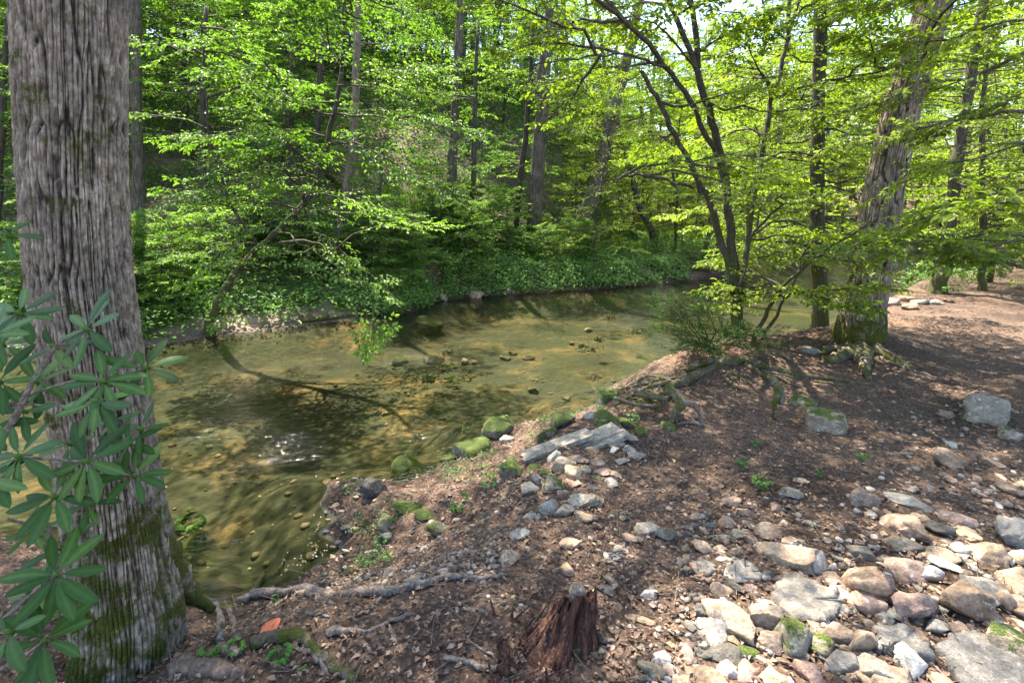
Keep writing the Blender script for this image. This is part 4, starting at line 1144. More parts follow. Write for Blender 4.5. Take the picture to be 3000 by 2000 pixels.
# --- row of cobbles and slabs at lower right
big = [
 (2145,1466,62,36,'r','s_brown','smooth grey brown rounded stone alone on bare soil, left of the pink stone',12),
 (2272,1487,42,31,'r','s_red','small pink stone on bare soil beside the green sprig',10),
 (2185,1501,49,27,'b','s_brown','brown flat-topped cobble just left below the pink stone',0),
 (2321,1438,83,38,'f','s_grey','pale grooved flat stone set in sunlit soil above the pink stone',14),
 (2339,1403,56,20,'f','s_tan','thin cream stone half buried behind the pale grooved flat stone',10),
 (2531,1456,83,60,'r','s_brown','brown rounded boulder in dappled shade, left of the ridged flat stone',28),
 (2670,1465,138,50,'f','s_grey','wide ridged grey stone, flat in the soil right of the brown rounded boulder',6),
 (2768,1340,100,62,'l','s_brown','two-lobed brown boulder in stripes of shade, up the bank at right',15),
 (2656,1532,118,67,'a','s_brown','pointed triangular brown stone on dark soil above the cobble row',30),
 (2752,1545,69,42,'r','s_dark','very dark brown stone right of the pointed triangular one',15),
 (2790,1507,96,45,'f','s_red','broad flat pinkish stone behind the very dark brown one',-8),
 (2823,1554,74,34,'f','s_tan','cream irregular stone right of the very dark brown one',20),
 (2634,1590,105,42,'r','s_dark','dark grey stone with a brown knot, below the pointed triangular one',12),
 (2533,1621,83,45,'r','s_dark','dark brown stone sunk behind the left part of the cobble row',6),
 (2893,1198,153,92,'l','s_grey','large furrowed grey boulder at the right edge, highest on the bank',8),
 (2950,1268,74,60,'a','s_halfmoss','mossy cobble leaning on the furrowed grey boulder',35),
 (2770,1213,66,22,'f','s_red','low pinkish slab left of the furrowed grey boulder',0),
 (2288,1614,158,70,'b','s_tan','long tan boulder with a mossy near side, left of the bright white block',27),
 (2390,1652,64,56,'b','s_white','bright white squarish block beside the long tan boulder',5),
 (2060,1597,56,43,'r','s_tan','rounded tan stone at the left end of the upper cobbles',20),
 (2243,1552,70,45,'a','s_brown','grey brown wedge stone above the long tan boulder',32),
 (2156,1561,49,31,'r','s_dark','greenish dark stone left of the grey brown wedge',10),
 (2112,1574,56,22,'f','s_grey','narrow blue grey stone lying level among upper cobbles',5),
 (2317,1592,46,29,'r','s_tan','tan cobble behind the long tan boulder, nearest its middle',20),
 (2357,1614,46,24,'f','s_white','pale grey sliver of stone behind the bright white block',25),
 (2897,1612,116,67,'r','s_tan','large smooth cream boulder with white lichen at its right end',-8),
 (2975,1565,92,92,'l','s_white','white lichened boulder cut by the right edge of the view',20),
 (2761,1626,84,35,'f','s_tan','pinkish flat stone left of the large smooth cream boulder',-10),
 (2812,1604,52,30,'r','s_white','pale cobble wedged against the large smooth cream boulder',10),
 (2640,1654,122,74,'r','s_red','reddish lichened boulder capping the stone row, above the mossy stone',12),
 (2530,1690,122,100,'a','s_brown','big brown pitted boulder left of the reddish lichened one',25),
 (2542,1752,82,62,'r','s_red','pinkish stone with a whitish left end, below the big brown pitted boulder',25),
 (2723,1680,46,66,'r','s_white','upright whitish pink oval stone right of the reddish lichened boulder',75),
 (2683,1764,86,108,'l','s_red','split red brown stone with yellow moss on its top',55),
 (2817,1752,116,104,'b','s_brown','long brown stone slanting down right, between the moss and lichened stones',50),
 (2857,1720,106,94,'a','s_grey','slanting grey stone spotted with white lichen, in the right stone row',45),
 (2931,1734,86,80,'r','s_brown','round brown stone with a white lichen patch near the right edge',40),
 (2965,1690,110,76,'r','s_tan','wide tan boulder behind the round lichened stone at the right edge',20),
 (2779,1661,88,27,'b','s_white','white bar-shaped stone on top of the right stone row',20),
 (2935,1829,95,48,'f','s_tan','layered flat tan stone tipping toward the large slab at right',30),
 (2745,1838,62,42,'r','s_grey','grey cobble at the upper edge of the lower slabs',10),
 (2801,1836,64,38,'r','s_brown','mottled cobble next right at the upper edge of the lower slabs',0),
 (2674,1856,80,48,'a','s_brown','smooth brown wedge lying on the left cracked slab',20),
 (2553,1949,96,68,'b','s_grey','dark grey rough cobble near the bottom edge, left of the white shard',8),
 (2672,1938,92,80,'a','s_white','white angular shard lying across the cracked slabs',45),
 (2618,1985,142,62,'r','s_tan','broad orange tan boulder cut by the bottom edge of the view',-12),
 (2752,1968,92,74,'f','s_tan','grey tan plate leaning right of the white shard',40),
 (2950,1882,112,86,'r','s_halfmoss','brown stone with green moss on the right slab near the frame edge',25),
 (2134,1797,138,94,'a','s_tan','big cream angular stone with black lichen spots, left end of lower row',30),
 (2243,1806,62,82,'b','s_tan','upright smooth tan stone against the grey slab',80),
 (2243,1764,60,30,'f','s_white','white flat stone behind the upright smooth tan one',5),
 (2096,1852,68,70,'l','s_white','rounded white grey boulder at lower left of the stone rows',60),
 (2147,1866,50,46,'a','s_tan','small cream stone tucked beside the rounded white grey boulder',15),
 (2265,1875,66,72,'r','s_brown','brown cobble with a dark spot below the upright smooth tan one',50),
 (2315,1855,94,100,'r','s_halfmoss','dark mottled boulder in front of the grey slab',50),
 (2402,1885,86,68,'r','s_halfmoss','mossy brown boulder right of the dark mottled one',30),
 (2453,1857,75,85,'r','s_brown','smooth taupe boulder with a black patch, left of a matching paler one',65),
 (2527,1870,72,90,'a','s_tan','paler faceted boulder right of the smooth taupe one',70),
 (2183,1909,75,31,'r','s_halfmoss','olive oval stone in the gap between the two lower rows',5),
 (2120,1914,95,60,'r','s_dark','dark grey boulder with thin cobweb, behind the bottom row',15),
 (2078,1976,146,74,'a','s_tan','tan lichened boulder at the bottom edge, third right of the stump',28),
 (2132,1956,50,50,'r','s_white','pale round stone with a brown patch in the bottom row',20),
 (2187,1964,72,78,'r','s_red','purple stone standing in the bottom row',70),
 (2256,1972,80,84,'r','s_tan','grey and tan lichened boulder right of the purple stone',70),
 (2380,1977,112,70,'r','s_red','pinkish brown lichened boulder at the bottom edge, right of the lichened grey and tan one',30),
 (2460,1944,84,62,'b','s_grey','square-shouldered grey brown stone near the bottom edge',15),
 (2000,1992,60,54,'r','s_tan','tan stone cut by the bottom edge, left of the tan lichened boulder',10),
 (2442,1690,62,46,'f','s_red','pinkish tan stone right below the bright white block',15),
 (2457,1731,58,30,'f','s_white','white flaky stone above the right corner of the grey slab',8),
 # middle bank
 (1491,1628,66,60,'a','s_tan','pale triangular stone standing alone on sunlit litter',20),
 (1660,1667,40,40,'b','s_tan','pale cube-like stone behind the rotten stump',0),
 (1676,1590,72,38,'a','s_tan','pinkish jagged stone on litter between the stone stack and the stump',10),
 (1523,1566,58,36,'r','s_grey','grey green rounded stone left of the pinkish jagged stone',0),
 (1290,1537,102,42,'l','s_halfmoss','long pale hump of rock beside the low moss mound',-8),
 (1134,1569,58,36,'a','s_grey','grey peaked stone at the shore left of the long pale hump',0),
 (1893,1549,66,46,'r','s_grey','grey stone, left of two big ones ending the upper cobble line',5),
 (1950,1562,66,44,'r','s_dark','darker stone, right of two big ones ending the upper cobble line',5),
 (1845,1576,72,32,'r','s_brown','brown lump half sunk before the two big grey stones',0),
 (1896,1741,60,40,'a','s_white','pale wedge stone on sunlit litter right of the stump',-15),
 (1874,1806,92,36,'f','s_tan','long tan slab with a bent end, right of the stump',5),
 (1775,1878,52,32,'r','s_dark','smooth dark grey pebble touching the right side of the stump',5),
 (1762,1903,33,40,'r','s_tan','tan oval pebble standing against the right side of the stump',70),
 (1912,1958,92,62,'r','s_dark','dark boulder under the pale one at the bottom, right of the stump',10),
 (1940,1925,66,44,'r','s_white','pale lichened cobble on the dark boulder right of the stump',0),
 (1775,1722,58,34,'r','s_dark','dark round stone just behind the right shoulder of the stump',35),
 (1788,1632,58,28,'f','s_white','white flat chip above the stump, right of the cube-like stone',5),
 (1816,1608,52,28,'r','s_grey','grey stone touching the white flat chip',5),
 (1830,1515,34,23,'r','s_dark','small dark rounded stone on bare soil right of the stone stack',0),
 (1150,1664,46,52,'b','s_tan','cream upright stone at the top of the gravel patch by the fallen branch',75),
 (1223,1684,58,30,'f','s_grey','grey stone among pale gravel just above the fallen branch',0),
 (1245,1604,28,22,'r','s_white','whitish cobble at the upper edge of the gravel patch',0),
 (1300,1668,34,26,'r','s_white','whitish cobble at the right of the gravel patch',0),
 (1095,1427,62,64,'b','s_dark','dark grey block at the water edge left of the mossy boulders',30),
 # stack beside the planks
 (1630,1330,46,38,'a','s_white','grey white stone at the near end of the planks, on the stack',0),
 (1653,1356,48,58,'r','s_tan','tan stone, second of the leaning stack by the planks',55),
 (1680,1384,54,50,'b','s_tan','tan angular stone, largest of the leaning stack by the planks',40),
 (1684,1410,48,26,'f','s_brown','brown flat stone under the lower end of the leaning stack',-10),
 (1617,1414,60,62,'l','s_halfmoss','speckled mossy round stone left of the leaning stack',0),
 (1580,1402,34,42,'a','s_grey','grey narrow stone squeezed left of the speckled round one',80),
 (1551,1426,46,46,'a','s_grey','grey lichened stone at the left of the stone stack',60),
 (1653,1447,42,30,'r','s_brown','small brown stone in the middle gap of the stone stack',20),
 (1605,1480,56,60,'r','s_grey','smooth grey oval stone, left in the front row of the stack',70),
 (1656,1490,62,50,'r','s_grey','grey stone with a pale face, middle in the front row of the stack',0),
 (1710,1506,60,44,'l','s_tan','knobbly pale stone, right in the front row of the stack',10),
 (1708,1455,64,78,'l','s_grey','tall ribbed grey stone over the knobbly one in the stack',75),
 (1742,1455,30,62,'b','s_brown','brown upright slab behind the tall ribbed grey stone',80),
 (1483,1286,45,34,'a','s_grey','grey diamond stone on mud between mossy boulders and planks',15),
 (1725,1215,30,40,'a','s_grey','pale grey upright stone above the planks',75),
 (2345,1168,92,42,'f','s_halfmoss','low lichened stone under the root end, left of the square block',12),
]
for r_ in big:
    px, py, w, h, sh, mt, lb = r_[:7]
    stone(px, py, w, h, sh, mt, lb, r_[7] if len(r_) > 7 else 0, name='stone' if w < 62 else 'boulder')

def block(px, py, w, h, mat, label, ang):
    g = PG(px, py + h * .3); d = g[1]
    o = link('boulder', rock_mesh(515, 4, facets=3, blocky=1.0, rnd=.1, mat=M[mat]))
    sx = w * .5 * d / FPX
    o.scale = (sx, sx * .85, sx * .9); o.rotation_euler = (.05, .12, math.radians(-ang)); o.location = (g[0], g[1] + sx * .3, g[2] + sx * .35)
    tag(o, label, 'stone')
block(2425, 1232, 112, 90, 's_halfmoss', 'square weathered block of stone half sunk in the shaded bank', 18)

# grey weathered slabs
def slab(outline, thick, label, z=.03, bow=0.02):
    P = np.array([PG(a_, b_) for a_, b_ in outline])
    c = P.mean(0); zt = P[:, 2].mean() + z
    bm = bmesh.new()
    rgs = np.random.default_rng(int(outline[0][0]))
    pts2 = []
    for k in range(len(P)):
        a_, b_ = P[k], P[(k + 1) % len(P)]
        for q in range(5):
            p = a_ + (b_ - a_) * q / 5 + np.array([rgs.normal(0, .008), rgs.normal(0, .008), 0]) * (q > 0)
            pts2.append(p)
    n_ = len(pts2)
    rings = []
    for f, dz in ((1.0, -thick), (1.0, -.012), (.965, 0), (.8, .004), (.55, .006), (.25, .0)):
        rings.append([bm.verts.new(((p[0] - c[0]) * f, (p[1] - c[1]) * f, (p[2] - c[2]) * f * .8 + dz + .014 * (fbm(np.array([p[0] * f * 4.0]), np.array([p[1] * f * 4.0]), 3, 3)[0]))) for p in pts2])
    for r0, r1 in zip(rings[:-1], rings[1:]):
        for k in range(n_): bm.faces.new([r0[k], r0[(k + 1) % n_], r1[(k + 1) % n_], r1[k]])
    ce = bm.verts.new((0, 0, 0.004))
    for k in range(n_): bm.faces.new([rings[-1][k], rings[-1][(k + 1) % n_], ce])
    bmesh.ops.recalc_face_normals(bm, faces=bm.faces)
    me = bpy.data.meshes.new('slab'); bm.to_mesh(me); bm.free(); me.materials.append(M['s_slab'])
    me.polygons.foreach_set('use_smooth', [True] * len(me.polygons))
    o = link('stone_slab', me); o.location = (c[0], c[1], zt)
    tag(o, label, 'slab')
slab([(2258, 1752), (2300, 1690), (2370, 1710), (2460, 1745), (2472, 1782), (2455, 1812), (2420, 1838), (2340, 1832), (2290, 1800)], .08, 'broad rough grey slab lit by the sun, right of the upright tan stone')
slab([(2575, 1848), (2650, 1846), (2712, 1890), (2740, 1945), (2650, 1935), (2590, 1925), (2555, 1900)], .07, 'cracked grey slab under the smooth brown wedge')
slab([(2740, 1905), (2810, 1855), (2900, 1875), (2990, 1940), (3060, 2010), (2960, 2060), (2830, 2040), (2790, 1990)], .07, 'largest grey slab scattered with fallen leaves in the lower right corner')
slab([(2125, 1660), (2180, 1640), (2225, 1680), (2232, 1708), (2170, 1705)], .04, 'small gravelly grey slab above the cream angular stone', .015)
slab([(2025, 1662), (2065, 1650), (2100, 1664), (2075, 1690), (2040, 1688)], .03, 'small tan grey slab left of the gravelly slab', .015)

# flat paving stones right of the planks
pave = [(1692,1339,56,32,'s_brown','brown paving stone touching the planks behind the stack'),(1756,1349,56,26,'s_tan','sunlit cream paving stone, middle of the paved patch'),(1756,1377,58,26,'s_red','pinkish paving stone below the sunlit cream one'),
 (1801,1381,36,26,'s_tan','squarish tan paving stone at the right of the patch'),(1789,1407,38,30,'s_grey','grey squarish paving stone at the lower edge of the patch'),(1748,1398,44,15,'s_halfmoss','thin dark paving stone in the middle lower patch'),
 (1740,1317,48,20,'s_brown','brown paving stone along the plank edge'),(1808,1293,50,34,'s_grey','large grey paving stone at the far side of the patch'),(1842,1309,38,30,'s_grey','grey paving stone at the far right of the patch'),
 (1799,1314,24,22,'s_white','small pale paving chip beside the large grey paving stone'),(1820,1347,44,24,'s_grey','blue grey paving stone right of the sunlit cream one'),(1868,1330,54,26,'s_grey','farthest right paving stone, sunk in shade'),
 (1770,1268,46,20,'s_grey','grey paving stone behind the upper plank end'),(1850,1276,44,24,'s_grey','rounded grey stone at the back corner of the paved patch'),(1712,1372,40,20,'s_grey','small grey paving stone behind the angular stack stone'),
 (1735,1424,34,18,'s_grey','lowest grey chip of the paved patch')]
for px, py, w, h, mt, lb in pave: stone(px, py, w, h, 'f', mt, lb, R.uniform(-10, 25), name='paving_stone', cat='paving stone')

# mossy boulders along the shore and in the stream
mossy = [
 (1370,1303,124,88,'r','bright green moss covered boulder with a bare grey top, at the water edge'),
 (1180,1367,132,88,'r','long boulder thick with green moss, left of the bright one, in the water'),
 (1190,1480,96,44,'r','low bright moss mound on the muddy shore'),
 (1250,1500,80,36,'f','darker low moss mound adjoining the bright one'),
 (1462,1248,92,62,'r','mossy dark boulder behind the bright green one'),
 (1640,1226,86,58,'r','dark mossy boulder with small ferns at the water edge above the planks'),
 (1605,1268,62,56,'b','dark mossy block between the planks and the water'),
 (1500,1368,64,86,'b','mossy leaning stone at the lower left of the planks'),
 (1560,1366,58,32,'f','yellow mossed stone in front of the plank ends'),
 (1600,1385,40,26,'r','small yellow mossed stone under the plank corner'),
 (1772,1222,72,66,'l','tawny mossy boulder at the far end of the planks'),
 (1768,1150,78,70,'r','black mossy boulder where the shore turns, below the bank roots'),
 (1316,1339,46,24,'r','little moss capped stone left below the bright boulder'),
 (1258,948,80,46,'r','round mossy boulder at the foot of the far bank'),
 (1170,1057,38,34,'r','small round mossy stone standing in midstream'),
 (1270,1055,62,38,'l','pale topped mossy rock in the riffle'),
 (1322,1072,46,20,'f','flat mossy rock joining the pale topped one in the riffle'),
 (1133,1520,60,70,'r','olive wet boulder at the mud edge below the grey block'),
 (565,1590,80,90,'r','fern tufted mossy rock in the water right of the largest trunk'),
 (1840,1236,70,36,'l','mossy stone edging the soil by the root arch'),
 (1880,1262,44,32,'r','mossy stone below the root arch'),
 (1950,1240,50,44,'a','grey mossed stone, last before the root arch'),
]
for px, py, w, h, sh, lb in mossy:
    stone(px, py, w, h, sh, 's_moss' if 'olive' not in lb and 'pale topped' not in lb else 's_halfmoss', lb, R.uniform(-5, 20), name='mossy_boulder', cat='boulder')
wstones = [(1362,1064,20,18,'s_white','small pale stone next to the riffle rock'),(1388,1064,20,12,'s_tan','small rusty stone next to the small pale one'),(1480,1051,34,14,'s_dark','dark wet stone, left of three in midstream'),
 (1503,1036,26,14,'s_dark','dark wet stone, farthest of three in midstream'),(1548,1052,36,14,'s_dark','dark wet stone, right of three in midstream'),(1710,1013,30,16,'s_dark','dark mossy stone below the white one in the pool'),
 (1673,1010,18,9,'s_brown','brown pebble breaking the pool surface'),(1723,969,24,14,'s_white','single white stone in the pool'),(1565,1142,34,28,'s_dark','dark stone with grass tuft in the shallows'),
 (1390,868,50,32,'s_brown','brown boulder at the far shore, wedge shaped'),(1298,876,26,20,'s_grey','pale stone at the far shore beside driftwood'),(1488,862,36,14,'s_dark','dark flat stone at the far waterline'),
 (1660,1172,24,16,'s_dark','black stone in the shallows above the mossy boulders'),(1430,862,22,12,'s_grey','little grey stone at the far shore right of the wedge boulder'),
 (2375,1026,60,26,'s_grey','grey rounded stone at the water edge left of the mossy root flare'),(1130,1212,26,16,'s_brown','rusty brown stone under shallow water'),
 (2612,888,50,26,'s_grey','grey stone at the left of the far cobble heap'),(2655,876,46,24,'s_brown','brown stone in the middle of the far cobble heap'),(2700,884,60,26,'s_grey','largest grey stone of the far cobble heap'),
 (2668,902,54,24,'s_brown','brown stone at the front of the far cobble heap'),(2740,888,44,20,'s_grey','grey stone at the right of the far cobble heap'),(2782,880,34,16,'s_brown','brown stone ending the far cobble heap')]
for px, py, w, h, mt, lb in wstones:
    stone(px, py, w, h, 'r', mt, lb, 0, lift=.03 if 1000 < px < 1800 and py < 1180 else 0)

# smaller cobbles
small = [(2127,1527,45,33,'s_brown'),(2080,1537,40,27,'s_dark'),(2040,1510,38,24,'s_brown'),(2062,1552,34,22,'s_tan'),(2192,1534,36,27,'s_dark'),(2196,1579,44,33,'s_brown'),(2010,1600,29,33,'s_brown'),
 (2110,1600,44,26,'s_tan'),(2158,1610,24,20,'s_grey'),(2132,1632,58,20,'s_grey'),(2350,1590,27,16,'s_grey'),(2408,1621,29,27,'s_brown'),(2013,1630,33,40,'s_brown'),(2696,1516,49,20,'s_tan'),
 (2942,1427,60,33,'s_tan'),(2982,1420,45,25,'s_tan'),(2987,1447,45,20,'s_tan'),(2929,1396,36,22,'s_tan'),(2951,1474,45,29,'s_red'),(2989,1490,34,22,'s_brown'),(2897,1470,38,22,'s_brown'),(2790,1434,45,25,'s_red'),
 (2779,1405,45,27,'s_brown'),(2723,1432,51,29,'s_brown'),(2678,1430,38,29,'s_grey'),(2848,1329,45,22,'s_brown'),(2913,1356,67,29,'s_brown'),(2772,1592,40,20,'s_tan'),(2821,1628,40,24,'s_white'),(2558,1603,45,18,'s_grey'),
 (2250,1677,31,36,'s_grey'),(2047,1662,50,30,'s_red'),(2634,1793,49,27,'s_red'),(2573,1890,50,30,'s_red'),(2551,1507,33,33,'s_grey'),(1551,1508,33,33,'s_grey'),(1575,1511,23,23,'s_grey'),(1118,1667,22,20,'s_white'),
 (1960,1962,44,40,'s_red'),(1890,1985,50,30,'s_dark'),(1790,1700,44,28,'s_brown'),(2010,1917,50,44,'s_red'),(2972,1760,50,60,'s_tan'),(2985,1830,40,50,'s_tan'),(2890,1790,60,50,'s_brown'),(2985,1640,50,36,'s_tan'),
 (2345,1690,40,30,'s_tan'),(2420,1722,44,30,'s_grey'),(2500,1775,44,30,'s_grey'),(2590,1700,60,60,'s_brown'),(2340,1920,50,30,'s_red'),(2430,1920,36,26,'s_brown'),(2510,1910,40,30,'s_dark'),(2040,1740,40,20,'s_grey')]
place_txt = [(lambda x, y: x < 1400, 'in the pale gravel by the fallen branch'), (lambda x, y: x < 2000, 'on the litter around the stump and stack'), (lambda x, y: y < 1480, 'high on the right bank'),
             (lambda x, y: y < 1640, 'in the upper line of cobbles'), (lambda x, y: x < 2500, 'in the lower left of the stone rows'), (lambda x, y: True, 'in the lower right of the stone rows')]
coln = {'s_tan': 'tan', 's_grey': 'grey', 's_white': 'whitish', 's_brown': 'brown', 's_red': 'reddish', 's_dark': 'dark', 's_halfmoss': 'mossy'}
def where(x, y):
    for f, t in place_txt:
        if f(x, y): return t
rs = random.Random(99)
taken = [(q[0], q[1], max(q[2], q[3]) * .5) for q in big + mossy + wstones + pave]
allsm = list(small)
# random fill of small cobbles where the photograph has loose ones
zones = [((1980, 1500, 2480, 1700), 36, (18, 38)), ((2480, 1500, 2990, 1660), 22, (18, 36)), ((2050, 1640, 2990, 1990), 70, (26, 60)), ((1920, 1830, 2990, 1998), 30, (30, 60)), ((2450, 1560, 2990, 1760), 24, (26, 50)), ((950, 1600, 1450, 1700), 34, (14, 28)),
         ((1300, 1500, 2000, 1800), 30, (14, 28)), ((2780, 1290, 2990, 1500), 16, (16, 34)), ((925, 1400, 1080, 1600), 22, (14, 30)), ((1400, 1290, 1560, 1480), 14, (14, 26)), ((1180, 1400, 1540, 1560), 20, (14, 26)), ((1850, 1820, 2100, 1990), 8, (20, 36))]
for (x0, y0, x1, y1), n_, (w0, w1) in zones:
    k = 0; tr = 0
    while k < n_ and tr < 900:
        tr += 1
        x, y = rs.uniform(x0, x1), rs.uniform(y0, y1); w = rs.uniform(w0, w1)
        if any((x - a_) ** 2 + ((y - b_) * 1.3) ** 2 < (c_ * .80 + w * .36) ** 2 for a_, b_, c_ in taken): continue
        if 1480 < x < 1780 and y > 1690: continue
        taken.append((x, y, w * .5)); k += 1
        allsm.append((x, y, w, w * rs.uniform(.5, .75), rs.choice(['s_tan', 's_tan', 's_grey', 's_brown', 's_brown', 's_red', 's_dark', 's_grey', 's_tan', 's_white']) if y > 1560 or x > 2400 else rs.choice(['s_grey', 's_brown', 's_tan', 's_dark'])))
for q in allsm:
    c = 'small ' + coln[q[4]] + ' cobble'
    w_ = where(q[0], q[1])
    stone(q[0], q[1], q[2], q[3], rs.choice('aalabf'), q[4], c + ' ' + w_, rs.uniform(-10, 40), group=c + 's ' + w_, name='cobble', cat='cobble')

# pebbles and stones too small to pick apart
a = Acc(); rg = np.random.default_rng(5)
bm = bmesh.new(); bmesh.ops.create_icosphere(bm, subdivisions=1, radius=1); bm.verts.ensure_lookup_table()
IV = np.array([v.co[:] for v in bm.verts]); IF = np.array([[v.index for v in f.verts] for f in bm.faces]); bm.free()
def pebbles(n_, x0, y0, x1, y1, s0, s1, pw=2.2, water=False):
    X = []; 
    px = rg.uniform(x0, x1, n_); py = rg.uniform(y0, y1, n_)
    for i in range(n_):
        p = PZ(px[i], py[i], -.1 if not water else -.6); X.append(p)
    X = np.array(X); G = H(X[:, 0], X[:, 1]); d = sdf(X[:, 0], X[:, 1])
    for i in range(n_):
        if (d[i] < -.05) != water: continue
        s = s0 + (s1 - s0) * rg.random() ** pw
        V = IV * (1 + rg.normal(0, .12, (len(IV), 1))) * np.array([s, s * rg.uniform(.6, 1), s * rg.uniform(.35, .7)])
        an = rg.uniform(0, 6.3); c_, s_ = math.cos(an), math.sin(an)
        V = V @ np.array([[c_, -s_, 0], [s_, c_, 0], [0, 0, 1]])
        a.add(V + np.array([X[i, 0], X[i, 1], G[i] + s * .2]), None, IF, float(rg.random()))
pebbles(700, 950, 1590, 1470, 1740, .006, .024)
pebbles(600, 1980, 1480, 3000, 1999, .006, .028)
pebbles(260, 1400, 1450, 2100, 1999, .005, .018)
pebbles(260, 2500, 1200, 3000, 1500, .01, .03)
pebbles(300, 1050, 1350, 1550, 1600, .006, .022)
o = link('pebbles', a.mesh('pebbles', M['pebble'])); tag(o, 'loose pale pebbles and grit strewn over the near bank', 'pebbles', kind='stuff')
a = Acc()
pebbles(420, 380, 1000, 1900, 1700, .012, .05, 3, True)
o = link('bed_gravel', a.mesh('bed_gravel', M['pebble'])); tag(o, 'gravel seen under the shallow water', 'gravel', kind='stuff')

# ------------------------------------------------------------------ dry leaf litter, twigs
a = Acc(); rg = np.random.default_rng(8)
M_ = 52000
an = rg.uniform(-.86, .92, M_); r_ = 1.1 + 9.5 * rg.random(M_) ** 1.5
X = r_ * np.sin(an); Y = r_ * np.cos(an); d = sdf(X, Y); dens = fbm(X * 1.2, Y * 1.2, 61, 3)
s_ = hill(X, Y)[2]
k = (d > .06) & (s_ < -2) & (rg.random(M_) < .72 + dens * 1.6)
X, Y = X[k], Y[k]; G = H(X, Y); m_ = len(X)
th = rg.uniform(0, 6.3, m_)
leaves(a, np.stack([X, Y, G + rg.uniform(.004, .02, m_)], 1), np.stack([np.cos(th), np.sin(th), rg.normal(0, .25, m_)], 1), np.array([0, 0, 1.0]) + rg.normal(0, .3, (m_, 3)),
       rg.uniform(.010, .028, m_) * rg.choice([1, 1, 1, 1.3, 1.7], m_), rg.uniform(.35, .8, m_)[:, None], np.clip(rg.beta(1.6, 2.4, m_), 0, 1), fold=.15)
o = link('leaf_litter', a.mesh('leaf_litter', M['litter'], False)); tag(o, 'dry brown leaf litter over the near bank', 'leaf litter', kind='stuff')
a = Acc()
M_ = 900
an = rg.uniform(-.8, .9, M_); r_ = 1.3 + 7 * rg.random(M_) ** 1.3
X = r_ * np.sin(an); Y = r_ * np.cos(an); k = sdf(X, Y) > .1; X, Y = X[k], Y[k]; G = H(X, Y); m_ = len(X)
th = rg.uniform(0, 6.3, m_); L = rg.uniform(.04, .22, m_)
A_ = np.stack([X, Y, G + .012], 1); B_ = A_ + np.stack([np.cos(th) * L, np.sin(th) * L, rg.uniform(-.01, .03, m_)], 1)
prisms(a, A_, B_, .0028, .0015)
o = link('twig_litter', a.mesh('twig_litter', M['root'])); tag(o, 'thin dead twigs scattered on the near bank', 'twigs', kind='stuff')
# moss tufts and low weeds at the water edge
a = Acc()
M_ = 2600
px = rg.uniform(1000, 2000, M_); py = rg.uniform(1180, 1640, M_)
P = np.array([PZ(px[i], py[i], -.3) for i in range(M_)]); d = sdf(P[:, 0], P[:, 1]); q = fbm(P[:, 0] * 2.2, P[:, 1] * 2.2, 33, 3)
k = (d > 0) & (d < .9) & (q > .04); P = P[k]; G = H(P[:, 0], P[:, 1]); m_ = len(P)
for rep_ in range(5):
    leaves(a, np.stack([P[:, 0] + rg.normal(0, .02, m_), P[:, 1] + rg.normal(0, .02, m_), G + rg.uniform(.0, .03, m_)], 1), rg.normal(0, 1, (m_, 3)) * [1, 1, .2] + [0, 0, .5], np.array([0, 0, 1.0]) + rg.normal(0, .4, (m_, 3)), rg.uniform(.012, .028, m_), .5, rg.random(m_))
o = link('shore_weeds', a.mesh('shore_weeds', M['seedling'], False)); tag(o, 'tiny green weeds and grass on the muddy shore', 'weeds', kind='stuff')

# ------------------------------------------------------------------ planks
def plank(a0, a1, width, z0, z1, thick, label):
    A0 = PZ(a0[0], a0[1], z0); A1 = PZ(a1[0], a1[1], z1)
    d = A1 - A0; L = np.linalg.norm(d); d /= L
    s = nrm(np.cross(d, [0, 0, 1.0])); u = np.cross(s, d)
    bm = bmesh.new(); NX, NYy = 26, 5
    rgp = np.random.default_rng(int(a0[0])); 
    def pt(i, j, top): 
        x = L * i / NX; y = width * (j / NYy - .5)
        if i in (0, NX): x += rgp.normal(0, .006)
        e = .003 * math.sin(x * 9 + j) if top else 0
        return Vector((x, y, (e if top else -thick)))
    T = [[bm.verts.new(pt(i, j, True)) for j in range(NYy + 1)] for i in range(NX + 1)]
    B = [[bm.verts.new(pt(i, j, False)) for j in (0, NYy)] for i in (0, NX)]
    for i in range(NX):
        for j in range(NYy): bm.faces.new([T[i][j], T[i + 1][j], T[i + 1][j + 1], T[i][j + 1]])
    bm.faces.new([T[i][0] for i in range(NX, -1, -1)] + [B[0][0], B[1][0]])
    bm.faces.new([T[i][NYy] for i in range(NX + 1)] + [B[1][1], B[0][1]])
    bm.faces.new([T[0][j] for j in range(NYy + 1)] + [B[0][1], B[0][0]])
    bm.faces.new([T[NX][j] for j in range(NYy, -1, -1)] + [B[1][0], B[1][1]])
    bm.faces.new([B[0][0], B[0][1], B[1][1], B[1][0]])
    bmesh.ops.recalc_face_normals(bm, faces=bm.faces)
    me = bpy.data.meshes.new('plank'); bm.to_mesh(me); bm.free()
    at = me.attributes.new('tint', 'FLOAT', 'POINT'); at.data.foreach_set('value', [.5] * len(me.vertices))
    me.materials.append(M['plank'])
    o = link('plank', me); tag(o, label, 'plank')
    Mx = Matrix((d, s, u)).transposed().to_4x4(); Mx.translation = Vector(A0); o.matrix_world = Mx
g1 = PG(1530, 1340)[2]; g2 = PG(1800, 1260)[2]
plank((1530, 1336), (1726, 1262), .15, g1 + .11, g2 + .09, .035, 'grey weathered plank nearest the water, its end poking out left')
plank((1572, 1338), (1808, 1247), .17, g1 + .115, g2 + .085, .035, 'middle grey weathered plank of the footbridge')
plank((1612, 1348), (1838, 1261), .12, g1 + .105, g2 + .08, .035, 'narrow sunlit plank against the paving stones')

